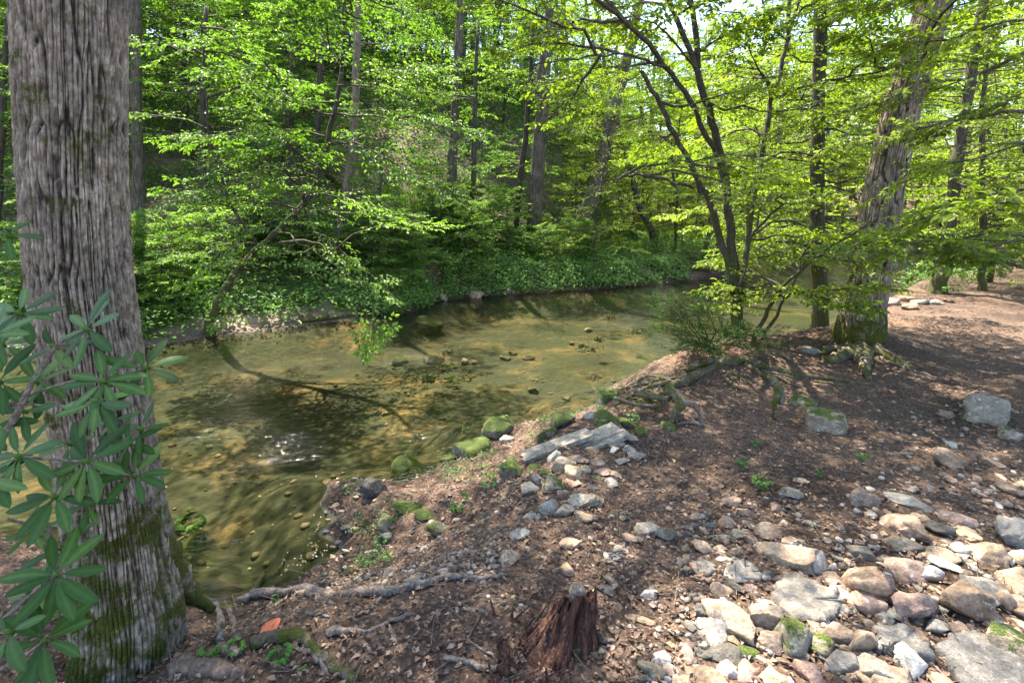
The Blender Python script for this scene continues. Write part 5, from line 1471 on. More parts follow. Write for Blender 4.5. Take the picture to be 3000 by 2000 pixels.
# ------------------------------------------------------------------ rotten stump
def build_stump():
    g = PG(1655, 1960); Y0 = 1.98
    topc = PY(1694, 1700, Y0)
    bx = PY(1640, 2060, Y0 - .05); bz = h1(bx[0], bx[1])
    root = empty('rotten_stump', (bx[0], bx[1], bz)); tag(root, 'rotten reddish brown tree stump, splintered and leaning, at the bottom centre', 'stump')
    nu, nv = 300, 120
    hh = topc[2] - bz + .05
    th = np.linspace(0, 2 * np.pi, nu, endpoint=False); v = np.linspace(0, 1, nv)
    T, V = np.meshgrid(th, v)
    edge = 1 - .0 * T
    prof = .070 + .062 * (1 - V) + .05 * (1 - V) ** 4
    prof = prof * (1 + .55 * np.clip(np.cos(T - math.radians(195)), 0, 1) * (1 - V) ** 1.1)
    u = T / (2 * np.pi)
    wv = .8 * (vnoise(u * 20, V * 2, 3, px=20))
    f1 = vnoise(u * 46 + wv, V * 2.4, 5, px=46); f2 = vnoise(u * 120, V * 5, 6, px=120); f3 = vnoise(u * 10, V * 3, 7, px=10)
    rid = .5 * smooth(f1 * 1.3) + .25 * f2 + .25 * f3
    prof = prof + .034 * (rid - .55)
    cl = np.exp(-((T - math.radians(285)) / .22) ** 2)          # dark cleft facing the viewer
    prof = prof - .05 * cl * smooth((1 - V) * 2.5) * (V > 0)
    # jagged rim
    rimh = 1 - .10 * vnoise(u * 40, V * 0, 13, px=40) - .22 * smooth(vnoise(u * 9, V * 0, 12, px=9) * 2 - .6) - .10 * np.clip(np.cos(T - math.radians(20)), 0, 1) - .28 * np.clip(np.cos(T - math.radians(160)), 0, 1) ** 3
    rimh = np.clip(rimh, .3, 1)
    Z = V * hh * rimh
    ax = (topc[0] - bx[0]) * (Z / hh); ay = (topc[1] - bx[1]) * (Z / hh)
    X = ax + prof * np.cos(T); Y = ay + prof * np.sin(T) * .8
    a = Acc(); Vv = np.stack([X, Y, Z - .06], -1).reshape(-1, 3)
    i = np.arange(nv - 1)[:, None] * nu; j = np.arange(nu)[None]; jn = (j + 1) % nu
    F = np.stack([i + j, i + jn, i + nu + jn, i + nu + j], -1).reshape(-1, 4)
    # top: rings shrinking inwards and down into a hollow
    rings = [Vv]; tb = [rid.ravel()]
    last = Vv[(nv - 1) * nu:]
    cen = last.mean(0)
    n0 = nv
    for q, (fr, dz) in enumerate([(.8, .0), (.6, -.03), (.3, -.06), (.02, -.07)]):
        r2 = cen + (last - cen) * fr; r2[:, 2] = last[:, 2] * fr + cen[2] * (1 - fr) + dz * .7 + .02 * vnoise(u[0] * 40, np.full(nu, q * 3.3), 8, px=40)
        rings.append(r2); tb.append(np.full(nu, .35))
    tot = np.concatenate(rings)
    i2 = np.arange(n0 - 1, n0 + 3)[:, None] * nu
    F2 = np.stack([i2 + j, i2 + jn, i2 + nu + jn, i2 + nu + j], -1).reshape(-1, 4)
    a.add(tot, np.concatenate([F, F2]), None, np.clip(np.concatenate(tb) * 1.1, 0, 1))
    link('wood', a.mesh('wood', M['stump']), root)
    rs2 = random.Random(4)
    for k in range(46):
        t_ = rs2.uniform(math.radians(150), math.radians(375)); f0 = rs2.uniform(.15, .8)
        def sp(f, e=.006):
            r0 = (.070 + .062 * (1 - f) + .05 * (1 - f) ** 4) * (1 + .55 * max(0, math.cos(t_ - math.radians(195))) * (1 - f) ** 1.1) + e
            return np.array([(topc[0] - bx[0]) * f + r0 * math.cos(t_), (topc[1] - bx[1]) * f + r0 * math.sin(t_) * .8, f * hh - .06])
        p0 = sp(f0); p1 = sp(min(1.02, f0 + rs2.uniform(.08, .2)), rs2.uniform(.004, .014))
        a2 = Acc(); tube(a2, [p0, (p0 + p1) / 2 + rs2.uniform(-.003, .003), p1], [.006, .007, .001], 5, True, tint=rs2.uniform(.4, 1))
        link('splinter', a2.mesh('splinter', M['stump'], False), root)
    # slumped heap at its left foot
    a3 = Acc()
    for k in range(30):
        x = rs2.uniform(-.30, .03); y = rs2.uniform(-.28, .12); z = h1(bx[0] + x, bx[1] + y) - bz + rs2.uniform(0, .07) * (1 - abs(x + .15) * 2)
        an_ = rs2.uniform(.2, 1.9); L = rs2.uniform(.03, .12)
        tube(a3, [[x, y, z], [x + L * math.cos(an_), y + L * math.sin(an_) * .6, z + L * .35]], [.009, .003], 4, True, tint=rs2.uniform(.3, 1))
    h_ = a3.mesh('rot_heap', M['stump'], False); oh = link('rot_heap', h_, root); oh['kind'] = 'stuff'
    a4 = Acc(); hp = hh - .085
    tube(a4, [[topc[0] - bx[0] - .006, topc[1] - bx[1] - .01, hp - .06], [topc[0] - bx[0] - .004, topc[1] - bx[1] - .012, hp], [topc[0] - bx[0], topc[1] - bx[1] - .012, hp + .022]], [.034, .032, .022], 11, True, rough=.3, tint=.9)
    o = link('weathered_tip', a4.mesh('weathered_tip', M['root']), root); o['label'] = 'bleached grey tip of the stump'
build_stump()

# ------------------------------------------------------------------ roots, branches, logs
MS_ROOT = MS
def ground_tube(pts, label, name='root', cat='root', mat='root', lift=.3, parent=None, seg=8, group=None, abs_lift=0.0):
    P = []; Rd = []
    for q in pts:
        g = PG(q[0], q[1]); P.append(g); Rd.append(q[2] * .5 * g[1] / FPX * .84)
    P = np.array(P); Rd = np.array(Rd)
    t = np.linspace(0, 1, len(P)); tt = np.linspace(0, 1, max(8, len(P) * 5))
    Q = np.stack([np.interp(tt, t, P[:, k]) for k in range(3)], 1); rd = np.interp(tt, t, Rd)
    for _ in range(2): Q[1:-1] = (Q[:-2] + 2 * Q[1:-1] + Q[2:]) / 4
    rgt = np.random.default_rng(int(pts[0][0] * 7 + pts[0][1]))
    Q[1:-1, :2] += rgt.normal(0, .004, (len(Q) - 2, 2))
    rd = rd * (.62 if parent is MS_ROOT else 1)
    Q[:, 2] = H(Q[:, 0], Q[:, 1]) + rd * lift + abs_lift + .012 * (vnoise(tt * 9, tt * 0, int(pts[0][0])) - .5)
    a = Acc(); tube(a, Q, rd, seg, True, rough=.3, seed=int(pts[0][0]), tint=.6)
    if parent is not None:
        o = link(name, a.mesh(name, M[mat]), parent); o.matrix_parent_inverse = Matrix.Translation(-parent.location)
    else:
        c = Q[0].copy(); a.v = [v - c for v in a.v]
        o = link(name, a.mesh(name, M[mat])); o.location = c; tag(o, label, cat, group)
    return o
# fallen branch across the lower middle
br = empty('fallen_branch', PG(1100, 1740)); tag(br, 'long pale fallen branch lying left to right above the stump', 'branch')
ground_tube([(690, 1775, 34), (830, 1742, 34), (905, 1730, 30), (1010, 1748, 34), (1100, 1745, 38), (1165, 1735, 36), (1232, 1722, 36), (1290, 1700, 26), (1390, 1696, 20), (1490, 1690, 14)], '', 'bough', mat='root', parent=br, lift=.8)
ground_tube([(880, 1738, 22), (930, 1755, 20), (980, 1778, 14)], '', 'side_branch', parent=br, lift=.9)
ground_tube([(1115, 1752, 14), (1090, 1790, 12), (1045, 1812, 9)], '', 'side_branch', parent=br, lift=.9)
ground_tube([(900, 1728, 14), (960, 1708, 10), (1010, 1722, 8)], '', 'side_branch', parent=br, lift=1.2)
ground_tube([(1232, 1700, 12), (1245, 1672, 9), (1262, 1665, 6)], '', 'side_branch', parent=br, lift=1.2)
ground_tube([(735, 1900, 56), (800, 1875, 50), (870, 1868, 48), (900, 1882, 40), (950, 1935, 32), (990, 1965, 34), (1040, 2010, 38)], 'thick mossy root curving down to the bottom edge, left of the stump', mat='root_moss', lift=.5)
ground_tube([(860, 1900, 20), (905, 1912, 20), (940, 1950, 18), (965, 1985, 18)], 'thinner root hugging the thick mossy one from below', mat='root', lift=.5)
ground_tube([(960, 1865, 34), (1020, 1858, 26), (1080, 1850, 20), (1140, 1828, 16), (1215, 1800, 12)], 'twisted root pointing up right, in the soil below the fallen branch', lift=.6)
ground_tube([(1140, 1830, 10), (1155, 1868, 9), (1140, 1895, 7)], 'hooked rootlet below the twisted root', lift=.6)
ground_tube([(632, 1772, 22), (648, 1815, 24), (640, 1850, 28), (645, 1885, 30)], 'ringed pale root, left of two running down by the largest trunk', lift=.5)
ground_tube([(672, 1790, 16), (690, 1830, 18), (676, 1862, 18), (702, 1880, 20)], 'ringed pale root, right of two running down by the largest trunk', lift=.5)
ground_tube([(648, 1895, 30), (670, 1915, 34), (700, 1925, 30)], 'short pinkish root joining the two ringed ones', lift=.5)
ground_tube([(520, 1960, 90), (590, 1965, 84), (660, 1970, 66), (720, 1975, 40)], 'stout brown surface root leaving the foot of the largest trunk', mat='root_brown', lift=-.1, seg=16)
ground_tube([(905, 1800, 14), (940, 1806, 12), (965, 1815, 8)], 'small arched root in sunny soil below the branch', lift=.8)
ground_tube([(1390, 1790, 10), (1430, 1806, 12)], 'short blue grey stick right of the middle, above the rotten bark', name='stick', cat='stick', lift=1)
ground_tube([(1270, 1808, 10), (1292, 1786, 9), (1322, 1772, 7)], 'forked grey stick in the dark litter', name='stick', cat='stick', lift=1)
ground_tube([(1300, 1930, 18), (1380, 1950, 20), (1460, 1965, 20)], 'split pale stick pointing at the foot of the stump', name='stick', cat='stick', lift=1)
ground_tube([(1372, 1880, 8), (1440, 1930, 10), (1480, 1952, 9)], 'thin tan splinter of wood left of the stump', name='stick', cat='stick', lift=1)
ground_tube([(1475, 1910, 44), (1480, 1950, 40), (1476, 1995, 40)], 'dark upright chunk of rotten bark at the left foot of the stump', name='bark_chunk', cat='bark', mat='stump', lift=1)
ground_tube([(720, 1770, 20), (752, 1725, 22), (770, 1700, 20)], 'grey pointed board end sticking up at the water edge', name='driftwood', cat='driftwood', mat='plank', lift=1, abs_lift=.01)
ground_tube([(800, 1695, 8), (830, 1650, 6), (835, 1640, 5)], 'dark thin stick leaning in the water edge foam', name='stick', cat='stick', lift=1, abs_lift=.02)
ground_tube([(1490, 1440, 8), (1530, 1422, 8), (1556, 1400, 7)], 'bare stick lying against the left of the stone stack', name='stick', cat='stick', lift=1, abs_lift=.02)
# flare roots of the largest trunk
HERO_ROOTS = 1
# root arch on the bank and roots of the many-stemmed tree
def px_tube(pts, name, parent, mat='root_moss'):
    P = np.array([PY(q[0], q[1], q[3]) for q in pts]); rd = np.array([q[2] * .5 * q[3] / FPX for q in pts])
    t = np.linspace(0, 1, len(P)); tt = np.linspace(0, 1, len(P) * 5)
    Q = np.stack([np.interp(tt, t, P[:, k]) for k in range(3)], 1); rd = np.interp(tt, t, rd) * .8
    for _ in range(2): Q[1:-1] = (Q[:-2] + 2 * Q[1:-1] + Q[2:]) / 4
    a = Acc(); tube(a, Q, rd, 8, True, rough=.3, seed=int(pts[0][0]), tint=.55)
    o = link(name, a.mesh(name, M[mat]), parent); o.matrix_parent_inverse = Matrix.Translation(-parent.location)
px_tube([(462, 1480, 60, 2.14), (486, 1580, 76, 2.16), (520, 1680, 84, 2.22), (560, 1745, 66, 2.32), (625, 1785, 30, 2.38)], 'root', hero, 'hero_root')
for q in ([(2175, 1060, 50), (2080, 1085, 44), (2010, 1120, 46), (1965, 1135, 44), (1950, 1165, 34)],
          [(2185, 1062, 46), (2240, 1080, 40), (2330, 1100, 34), (2430, 1115, 28), (2560, 1130, 18)],
          [(2180, 1066, 34), (2220, 1095, 30), (2262, 1115, 34)],
          [(2120, 1118, 16), (2165, 1140, 15), (2215, 1160, 10)],
          [(2020, 1150, 16), (2070, 1165, 15), (2110, 1182, 10)],
          [(2150, 1068, 44), (2060, 1070, 40), (2010, 1090, 40)]):
    ground_tube(q, '', 'root', mat='root_moss', parent=MS, lift=.45)
for (xa, ya), (xb, yb), w_ in (((2090, 1080), (1930, 1110), 26), ((2080, 1090), (1900, 1150), 22), ((2060, 1095), (1850, 1140), 18), ((1960, 1130), (1800, 1190), 20), ((1950, 1150), (1840, 1215), 16), ((2150, 1080), (2200, 1130), 20), ((2200, 1085), (2380, 1150), 20), ((2130, 1090), (2160, 1150), 16), ((2230, 1090), (2480, 1135), 18), ((2000, 1100), (2050, 1160), 14), ((1900, 1130), (1760, 1165), 16), ((1990, 1110), (1880, 1200), 14)):
    mx, my = (xa + xb) / 2 + R.uniform(-25, 25), (ya + yb) / 2 + R.uniform(-12, 8)
    ground_tube([(xa, ya, w_ * 1.4), (mx, my, w_), (xb, yb, w_ * .5)], '', 'root', mat='root_moss', parent=MS, lift=.35, seg=7)
Yr = PG(1990, 1240)[1]
ra = empty('root_arch', PG(1990, 1225)); tag(ra, 'mossy arching root mass undercut by a dark hollow beside the paved patch', 'roots')
px_tube([(1955, 1140, 50, Yr + .2), (1985, 1160, 46, Yr + .1), (2000, 1185, 40, Yr), (1975, 1210, 30, Yr), (1962, 1250, 14, Yr)], 'root', ra)
px_tube([(2000, 1180, 26, Yr), (2035, 1180, 18, Yr), (2048, 1210, 16, Yr), (2058, 1245, 13, Yr)], 'root', ra, 'root')
px_tube([(1990, 1195, 20, Yr), (1982, 1225, 14, Yr), (1978, 1250, 9, Yr)], 'root', ra)
px_tube([(1975, 1244, 10, Yr), (2010, 1236, 10, Yr - .02), (2050, 1242, 9, Yr), (2090, 1262, 12, Yr - .05), (2110, 1275, 10, Yr - .1)], 'root', ra, 'root')
px_tube([(1860, 1150, 26, Yr + .3), (1910, 1160, 26, Yr + .2), (1960, 1170, 24, Yr + .1)], 'root', ra)
px_tube([(1800, 1165, 16, Yr + .3), (1860, 1185, 15, Yr + .2), (1930, 1190, 14, Yr + .1)], 'root', ra)
px_tube([(2040, 1245, 12, Yr), (2100, 1262, 18, Yr - .05), (2125, 1310, 12, Yr - .2), (2130, 1330, 8, Yr - .25)], 'root', ra)
Yf = PG(2270, 1230)[1]
rf = empty('forked_root', PG(2265, 1200)); tag(rf, 'forked pale root with a green moss cap, left of the square block', 'root')
px_tube([(2262, 1112, 34, Yf + .15), (2276, 1130, 40, Yf + .08), (2282, 1152, 34, Yf + .04), (2270, 1180, 20, Yf), (2264, 1215, 15, Yf), (2272, 1240, 9, Yf)], 'root', rf, 'root_moss')
px_tube([(2290, 1145, 26, Yf + .05), (2290, 1185, 18, Yf)], 'root', rf, 'root')
for q, lb in (([(2255, 975, 10), (2310, 1000, 8)], 'bare'),):
    pass
ground_tube([(2570, 1045, 16), (2650, 1080, 10), (2760, 1110, 7)], 'thin root running right from the leaning trunk', lift=.5)
# roots of the leaning tree
for q in ([(2520, 1035, 60), (2470, 1050, 50), (2420, 1062, 30)], [(2560, 1035, 60), (2610, 1055, 44), (2680, 1085, 20)], [(2530, 1050, 60), (2530, 1085, 40), (2545, 1115, 16)], [(2500, 1030, 50), (2440, 1025, 30), (2400, 1040, 16)]):
    ground_tube(q, '', 'root', mat='root_moss', parent=rt, lift=.25, seg=10)
# logs on the far slope
def log(a0, a1, w, label, follow=False, lift=.1):
    A0, A1 = PG(*a0), PG(*a1)
    t = np.linspace(0, 1, 12)[:, None]; Q = A0 + (A1 - A0) * t
    Q[:, 2] = np.maximum(Q[:, 2], H(Q[:, 0], Q[:, 1])) + lift
    if follow: Q[:, 2] = H(Q[:, 0], Q[:, 1]) + lift
    for _ in range(8): Q[1:-1, 2] = (Q[:-2, 2] + 2 * Q[1:-1, 2] + Q[2:, 2]) / 4
    rd = np.linspace(w[0], w[1], 12) * .5 * Q[:, 1] / FPX
    c = Q[0].copy(); a = Acc(); tube(a, Q - c, rd, 10, True, rough=.2, seed=3, tint=.6)
    o = link('fallen_log', a.mesh('fallen_log', M['log'])); o.location = c; tag(o, label, 'log')
log((1245, 635), (1435, 768), (22, 20), 'mossy fallen log lying diagonally on the shaded leafy slope')
log((1385, 790), (1468, 848), (9, 7), 'thin pale pole slanting down to the far waterline')
log((745, 765), (830, 785), (20, 24), 'short brown log end among leaves by the curved mossy tree')
log((880, 950), (1080, 925), (10, 8), 'thin grey driftwood along the sunlit gravel of the far shore', lift=.03)
log((960, 520), (1075, 625), (16, 14), 'mossy log high on the far slope behind the slim brown trunk')
log((985, 800), (1180, 925), (16, 12), 'dark pole slanting to the far gravel shore', lift=.05)
log((1950, 790), (2080, 800), (14, 10), 'driftwood log on the far gravel by the bend', lift=.1)
log((1370, 838), (1700, 850), (16, 14), 'dark undercut log along the far waterline', True, lift=.02)

# ------------------------------------------------------------------ red clay piece and a curled leaf
g = PG(797, 1848)
o = link('clay_shard', rock_mesh(71, 3, facets=6, blocky=.7, rnd=.1, mat=M['terracotta'])); o.scale = (.036, .05, .02); o.location = (g[0], g[1], g[2] + .012); o.rotation_euler = (.1, .1, -.4)
at = o.data.attributes.new('tint', 'FLOAT', 'POINT'); at.data.foreach_set('value', [.5] * len(o.data.vertices))
tag(o, 'orange red shard of clay in the soil right of the ringed roots', 'shard')

# ------------------------------------------------------------------ seedlings and grass tufts
def seedling(px, py, size, label, nl=9, grass=False, cat='seedling'):
    g = PG(px, py); rg2 = np.random.default_rng(int(px))
    root = empty('grass_tuft' if grass else 'seedling', g); tag(root, label, cat)
    W2, L2 = Acc(), Acc()
    s = size * .62 * g[1] / FPX
    if grass:
        an = rg2.uniform(0, 6.3, 22); D = np.stack([np.cos(an) * .45, np.sin(an) * .45, np.full(22, 1.0)], 1)
        leaves(L2, np.stack([np.cos(an) * .008, np.sin(an) * .008, an * 0], 1), D, np.stack([np.cos(an), np.sin(an), an * 0 + .2], 1), rg2.uniform(.5, 1, 22) * s, .07, .7, fold=.02)
        link('blades', L2.mesh('blades', M['seedling'], False), root)
        return
    for k in range(nl):
        an = rg2.uniform(0, 6.3); h_ = s * rg2.uniform(.4, 1); e = np.array([math.cos(an) * s * .45, math.sin(an) * s * .45, h_])
        prisms(W2, [[0, 0, 0]], [e], .0018, .001)
        d3 = np.array([[math.cos(an + q), math.sin(an + q), -.1] for q in (-.9, 0, .9)])
        leaves(L2, np.array([e] * 3), d3, np.array([[0, 0, 1.0]] * 3) + rg2.normal(0, .2, (3, 3)), s * .42, .8, .6, six=True)
    link('stems', W2.mesh('stems', M['seedling']), root); link('leaflets', L2.mesh('leaflets', M['seedling'], False), root)['kind'] = 'stuff'
seedling(618, 1925, 70, 'sprouting green plant between the ringed roots and the trunk foot', 10)
seedling(692, 1918, 60, 'bright green seedling on the short pinkish root', 9)
seedling(822, 1945, 80, 'tallest green seedling, below the thick mossy root', 9)
seedling(802, 1776, 44, 'small green seedling on soil above the clay shard', 6)
seedling(885, 1962, 36, 'single leafed seedling near the bottom, right of the tallest seedling', 3)
seedling(1340, 1502, 50, 'star shaped green plant on the muddy shore right of the moss mound', 9)
seedling(1366, 1468, 56, 'grass tuft on the muddy shore', grass=True, cat='grass')
seedling(1435, 1435, 48, 'leafy sprig left of the bare stick by the stack', 7)
seedling(1116, 1600, 44, 'yellow green weed in front of the grey peaked stone', 8)
seedling(1362, 1262, 24, 'tiny plant growing on top of the bright mossy boulder', 5)
seedling(2235, 1440, 70, 'leafy green sprig on soil above the pink stone', 9)
seedling(2175, 1372, 40, 'low green weed on the shaded soil left of the sprig', 8)
seedling(2215, 1310, 36, 'low green weed in middle shade by the bank', 7)
seedling(2402, 1400, 60, 'pale dry grass tuft in the sunlit soil', grass=True, cat='grass')
seedling(2516, 1350, 50, 'thin weed stalk on the striped bank, left of the two-lobed boulder', 5)
seedling(2052, 1690, 34, 'grass tuft beside the small tan grey slab', grass=True, cat='grass')
seedling(1878, 1655, 34, 'dark green tuft above the long tan slab', grass=True, cat='grass')
seedling(1475, 1230, 26, 'tiny plant on the mossy dark boulder at the water', 5)
seedling(1580, 1118, 30, 'weed on the dark stone in the shallows', 5)
seedling(1320, 1135, 50, 'green weed on the small gravel bar in midstream', 6)
seedling(1855, 1235, 40, 'green weeds by the mossy edge stones under the root arch', 8)
seedling(1755, 1210, 34, 'weeds left of the tawny mossy boulder', 6)
seedling(560, 1560, 90, 'fern like tuft on the mossy rock beside the largest trunk', 14)
seedling(2790, 865, 50, 'low green plant on the bank behind the cobble heap', 9)
seedling(1690, 1935, 40, 'two small heart leaves sprouting from the face of the stump', 2)
# arching flower stalks
def stalk(pts, Y, label):
    P = np.array([PY(a_, b_, Y) for a_, b_ in pts]); c = PG(pts[0][0], pts[0][1]); P[:, 1] += 0
    root = empty('flower_stalk', P[0]); tag(root, label, 'flower stalk')
    a = Acc(); tube(a, P - P[0], np.linspace(.002, .001, len(P)), 5, True); link('stem', a.mesh('stem', M['seedling']), root)
    a = Acc(); e = P[-1] - P[0]; rg3 = np.random.default_rng(2)
    leaves(a, np.array([e] * 8), rg3.normal(0, 1, (8, 3)), rg3.normal(0, 1, (8, 3)), .008, .7, .9); link('buds', a.mesh('buds', M['seedling'], False), root)['kind'] = 'stuff'
stalk([(890, 1700), (893, 1620), (898, 1570), (910, 1535), (922, 1522)], PG(890, 1700)[1], 'nodding green flower stalk at the water edge, left of two')
stalk([(1082, 1590), (1084, 1560), (1092, 1543), (1105, 1538), (1114, 1546)], PG(1082, 1590)[1], 'hooked green flower stalk before the olive boulder')

# ------------------------------------------------------------------ debris islands in the stream
def debris(px, py, w, label):
    g = PG(px, py); g[2] = max(g[2], WZ); a = Acc(); rg4 = np.random.default_rng(int(px))
    s = w * .5 * g[1] / FPX
    n_ = 70
    P0 = np.stack([rg4.normal(0, s * .45, n_), rg4.normal(0, s * .4, n_), rg4.uniform(-.02, .05, n_)], 1)
    d = rg4.normal(0, 1, (n_, 3)) * [1, 1, .35]
    prisms(a, P0, P0 + nrm(d) * rg4.uniform(.03, .12, (n_, 1)), .006, .002)
    leaves(a, P0, d, rg4.normal(0, 1, (n_, 3)) + [0, 0, 1], rg4.uniform(.03, .07, n_), .6, .3)
    a.t = [t * 0 + .3 for t in a.t]
    o = link('debris_clump', a.mesh('debris_clump', M['log'])); o.location = g; tag(o, label, 'debris', kind='stuff')
debris(1862, 1042, 62, 'dark clump of leaves and twigs caught in the pool left of the conifer')
debris(1782, 987, 34, 'small brown leaf clump near the white stone in the pool')
debris(1312, 1110, 50, 'upper tangle of dark debris in midstream')
debris(1300, 1150, 60, 'weedy gravel debris below the upper tangle in midstream')
debris(1255, 1190, 60, 'lowest dark debris tangle in midstream')
debris(1720, 1098, 70, 'twig drift lining the shallow run below the pool')
debris(1880, 1180, 110, 'dark tangle of rootlets and leaves under the bank roots')
debris(1750, 1060, 30, 'dark twig knot at the edge of the pool')
# foam flecks
a = Acc(); rg = np.random.default_rng(14)
for (px, py, n_, sx, sy) in ((945, 1540, 26, 12, 50), (930, 1600, 30, 22, 30), (880, 1650, 26, 35, 18)):
    for k in range(n_):
        p = PZ(px + rg.normal(0, sx), py + rg.normal(0, sy), WZ + .004)
        if sdf(np.array([p[0]]), np.array([p[1]]))[0] > -.01: continue
        m_ = 7; th = np.linspace(0, 2 * np.pi, m_, endpoint=False); rr = rg.uniform(.002, .007) * rg.uniform(.6, 1.3, m_)
        V = np.stack([p[0] + rr * np.cos(th), p[1] + rr * np.sin(th) , np.full(m_, p[2])], 1); V = np.concatenate([V, [p + [0, 0, .003]]])
        a.add(V, None, [[i, (i + 1) % m_, m_] for i in range(m_)], 1.0)
o = link('foam', a.mesh('foam', M['pebble'])); tag(o, 'white foam flecks along the muddy water edge', 'foam', kind='stuff')

# ------------------------------------------------------------------ conifer bush at the bank point
def conifer():
    rg5 = np.random.default_rng(31); b = PG(2060, 1085); b[1] += .1
    b[2] = h1(b[0], b[1])
    root = empty('conifer_bush', b); tag(root, 'dark feathery young conifer bush at the foot of the many-stemmed tree', 'conifer')
    W2, L2 = Acc(), Acc()
    tips = [(1895, 800), (1905, 870), (1860, 985), (1920, 950), (1980, 830), (2020, 810), (2060, 840), (2100, 800), (2120, 880), (1940, 1000), (1850, 960), (2000, 900), (2200, 900), (2240, 960), (2280, 1010), (2320, 1020), (2160, 1000), (2060, 960),
            (1960, 1040), (2220, 1040), (2100, 1010), (2010, 980), (1880, 920), (2330, 980), (2260, 920), (1930, 860), (2040, 1040), (2140, 1050)]
    for k, (x, y) in enumerate(tips):
        e = PY(x, y, b[1] + rg5.uniform(-.45, .45)) - b
        s0 = np.array([rg5.uniform(-.05, .2), rg5.uniform(-.1, .1), rg5.uniform(.0, .35)])
        e = s0 + (e - s0) * .82
        L_ = np.linalg.norm(e - s0)
        if k % 5 in (2, 4): continue
        spray(W2, L2, s0, (e - s0) + [0, 0, .12], L_, .010, rg5, 10, 6, 8, .022, .12, True, .52, gap=.2, clump=.8, dens=.8)
        spray(W2, L2, s0 + (e - s0) * .5, (e - s0) + rg5.normal(0, .3, 3), L_ * .5, .006, rg5, 8, 5, 8, .022, .15, True, .5, gap=.1, clump=.8, dens=.8)
    link('stems', W2.mesh('stems', M['bark_dark']), root); link('needles', L2.mesh('needles', M['needle'], False), root)
conifer()

# ------------------------------------------------------------------ rhododendron in the left foreground, every leaf its own part
def rleaf(seed):
    rg6 = np.random.default_rng(seed)
    nx, ny = 9, 4
    a = Acc(); curl = rg6.uniform(-.02, .22); bend = rg6.uniform(.02, .22); asym = rg6.uniform(-.06, .06)
    V = []
    for i in range(nx + 1):
        t = i / nx
        w = .145 * (math.sin(math.pi * min(1, t ** .92)) ** .72) * (.55 + .75 * t) if 0 < t < 1 else .004
        if t < .12: w = .008 + w * t * 3
        for j in range(-ny // 2, ny // 2 + 1):
            y = j / (ny / 2) * w
            V.append([t, y + asym * math.sin(t * 3), -bend * t * t - curl * abs(y) * 1.3 + .02 + (.0 if j else -.012)])
    k = ny + 1
    F = [[i * k + j, (i + 1) * k + j, (i + 1) * k + j + 1, i * k + j + 1] for i in range(nx) for j in range(ny)]
    b_ = rg6.uniform(.2, .5); a.add(np.array(V), F, None, np.array([min(1, b_ + .36) if (q % k) == ny // 2 else b_ + .1 * ((q // k) % 2) for q in range(len(V))]))
    return a.mesh('leaf', M['leaf_rhodo'])
RL = [rleaf(s_) for s_ in range(8)]
rhb = empty('rhododendron', (-2.05, 1.55, h1(-2.05, 1.55))); tag(rhb, 'rhododendron with long leathery dark green leaves in front of the largest trunk', 'shrub')
rinv = Matrix.Translation(-rhb.location)
whorls = [(57,919,1.75,1.0,9),(256,965,1.7,1.0,8),(161,1018,1.75,.9,7),(425,1080,1.72,.95,8),(304,1118,1.62,1.0,9),(285,1177,1.58,1.0,9),(411,1256,1.75,.7,5),(377,1300,1.72,.8,6),(256,1351,1.6,1.05,9),
 (394,1393,1.68,.9,8),(59,1336,1.55,1.0,8),(161,1455,1.55,1.05,9),(165,1683,1.5,1.1,10),(168,1607,1.6,.8,5),(130,1875,1.45,1.05,9),(-25,985,1.6,1.1,7),(0,1118,1.7,1.0,8),(70,1205,1.7,.9,7),(262,1476,1.65,.7,6),
 (92,1733,1.6,.9,7),(20,690,1.9,.8,5),(-40,1400,1.5,1.1,8),(110,1120,1.8,.9,7),(30,1850,1.4,1.0,6),(205,1300,1.8,.7,6),(10,1010,1.85,.9,6),(90,1560,1.75,.7,5),(180,1790,1.62,.7,5),(-30,1250,1.65,1,6),(330,1230,1.85,.7,5)]
rr6 = random.Random(61)
nleaf = 0
a = Acc(); tips3 = []
for (px, py, Y, sc, n_) in whorls:
    Y = Y * .90; c = PY(px, py, Y); tips3.append(c)
    axis = nrm(np.array([rr6.uniform(-.3, .5), -.75 + rr6.uniform(-.25, .2), .65]))
    e1 = nrm(np.cross(axis, [0, 0, 1.0])); e2 = np.cross(axis, e1)
    ph = rr6.uniform(0, 6.3)
    for k in range(n_):
        an = ph + k * 2 * math.pi / n_ + rr6.uniform(-.22, .22)
        el = rr6.uniform(-.15, .4)
        d = nrm((e1 * math.cos(an) + e2 * math.sin(an)) * math.cos(el) + axis * math.sin(el) - np.array([0, 0, .15]))
        nn = nrm(axis - d * np.dot(axis, d) + np.array([0, 0, .25])); s_ = nrm(np.cross(nn, d)); nn = np.cross(d, s_)
        o = bpy.data.objects.new('leaf', RL[rr6.randrange(8)]); COL.objects.link(o)
        o.parent = rhb; o.matrix_parent_inverse = rinv
        L = .112 * sc * rr6.uniform(.8, 1.15)
        Mx = Matrix((Vector(d), Vector(s_), Vector(nn))).transposed().to_4x4() @ Matrix.Diagonal((L, L, L, 1)); Mx.translation = Vector(c + d * .008)
        o.matrix_basis = Mx; nleaf += 1
    # flower bud and twig
    tube(a, [c - axis * .012, c + axis * .01, c + axis * .024], [.006, .0075, .001], 6, True, tint=.9)
o = link('buds', a.mesh('buds', M['seedling']), rhb); o['kind'] = 'stuff'; o.matrix_parent_inverse = rinv
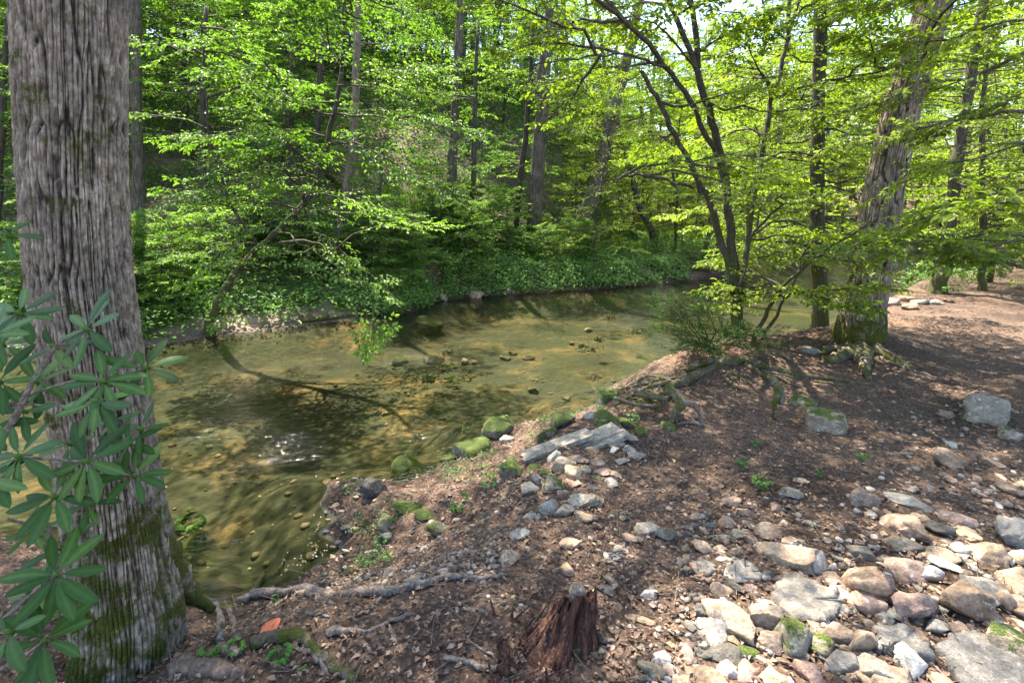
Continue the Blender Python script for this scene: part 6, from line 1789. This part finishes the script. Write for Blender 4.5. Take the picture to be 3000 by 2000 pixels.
def rstem(pts, r0, r1):
    a_ = Acc(); P = np.array([PY(p[0], p[1], p[2] * .90) for p in pts]); t = np.linspace(0, 1, len(P)); tt = np.linspace(0, 1, len(P) * 5)
    Q = np.stack([np.interp(tt, t, P[:, k]) for k in range(3)], 1)
    for _ in range(2): Q[1:-1] = (Q[:-2] + 2 * Q[1:-1] + Q[2:]) / 4
    tube(a_, Q, np.linspace(r0, r1, len(Q)), 7, True, rough=.15, tint=.8)
    o = link('stem', a_.mesh('stem', M['root']), rhb); o.matrix_parent_inverse = rinv
rstem([(-260, 1700, 1.6), (-60, 1400, 1.62), (40, 1230, 1.66), (95, 1120, 1.68), (140, 1050, 1.7), (175, 1000, 1.7), (256, 965, 1.7)], .012, .004)
rstem([(-60, 1200, 1.7), (80, 1183, 1.7), (160, 1190, 1.7), (285, 1180, 1.6)], .005, .003)
rstem([(20, 1190, 1.7), (100, 1150, 1.7), (220, 1112, 1.7), (304, 1120, 1.64)], .005, .003)
rstem([(170, 1720, 1.6), (150, 1560, 1.62), (120, 1500, 1.6), (161, 1457, 1.56)], .006, .004)
rstem([(20, 1520, 1.6), (60, 1530, 1.62), (160, 1545, 1.66), (240, 1500, 1.66)], .005, .003)
rstem([(-200, 1950, 1.5), (30, 1800, 1.55), (95, 1735, 1.6), (165, 1685, 1.52)], .008, .004)
rstem([(-80, 2000, 1.5), (60, 1930, 1.5), (130, 1876, 1.46)], .007, .004)
rstem([(165, 1685, 1.52), (170, 1640, 1.56), (168, 1608, 1.6)], .005, .003)
rstem([(-200, 1100, 1.7), (-40, 1000, 1.7), (30, 960, 1.74), (57, 920, 1.75)], .007, .004)
rstem([(256, 1352, 1.6), (320, 1330, 1.68), (377, 1300, 1.72), (411, 1257, 1.75)], .004, .003)
rstem([(59, 1336, 1.55), (150, 1345, 1.58), (256, 1352, 1.6), (330, 1380, 1.65), (394, 1394, 1.68)], .004, .003)
rstem([(-120, 1420, 1.6), (0, 1370, 1.56), (59, 1337, 1.55)], .006, .004)
rstem([(304, 1120, 1.64), (360, 1100, 1.7), (425, 1081, 1.72)], .004, .003)
print('rhododendron leaves', nleaf)
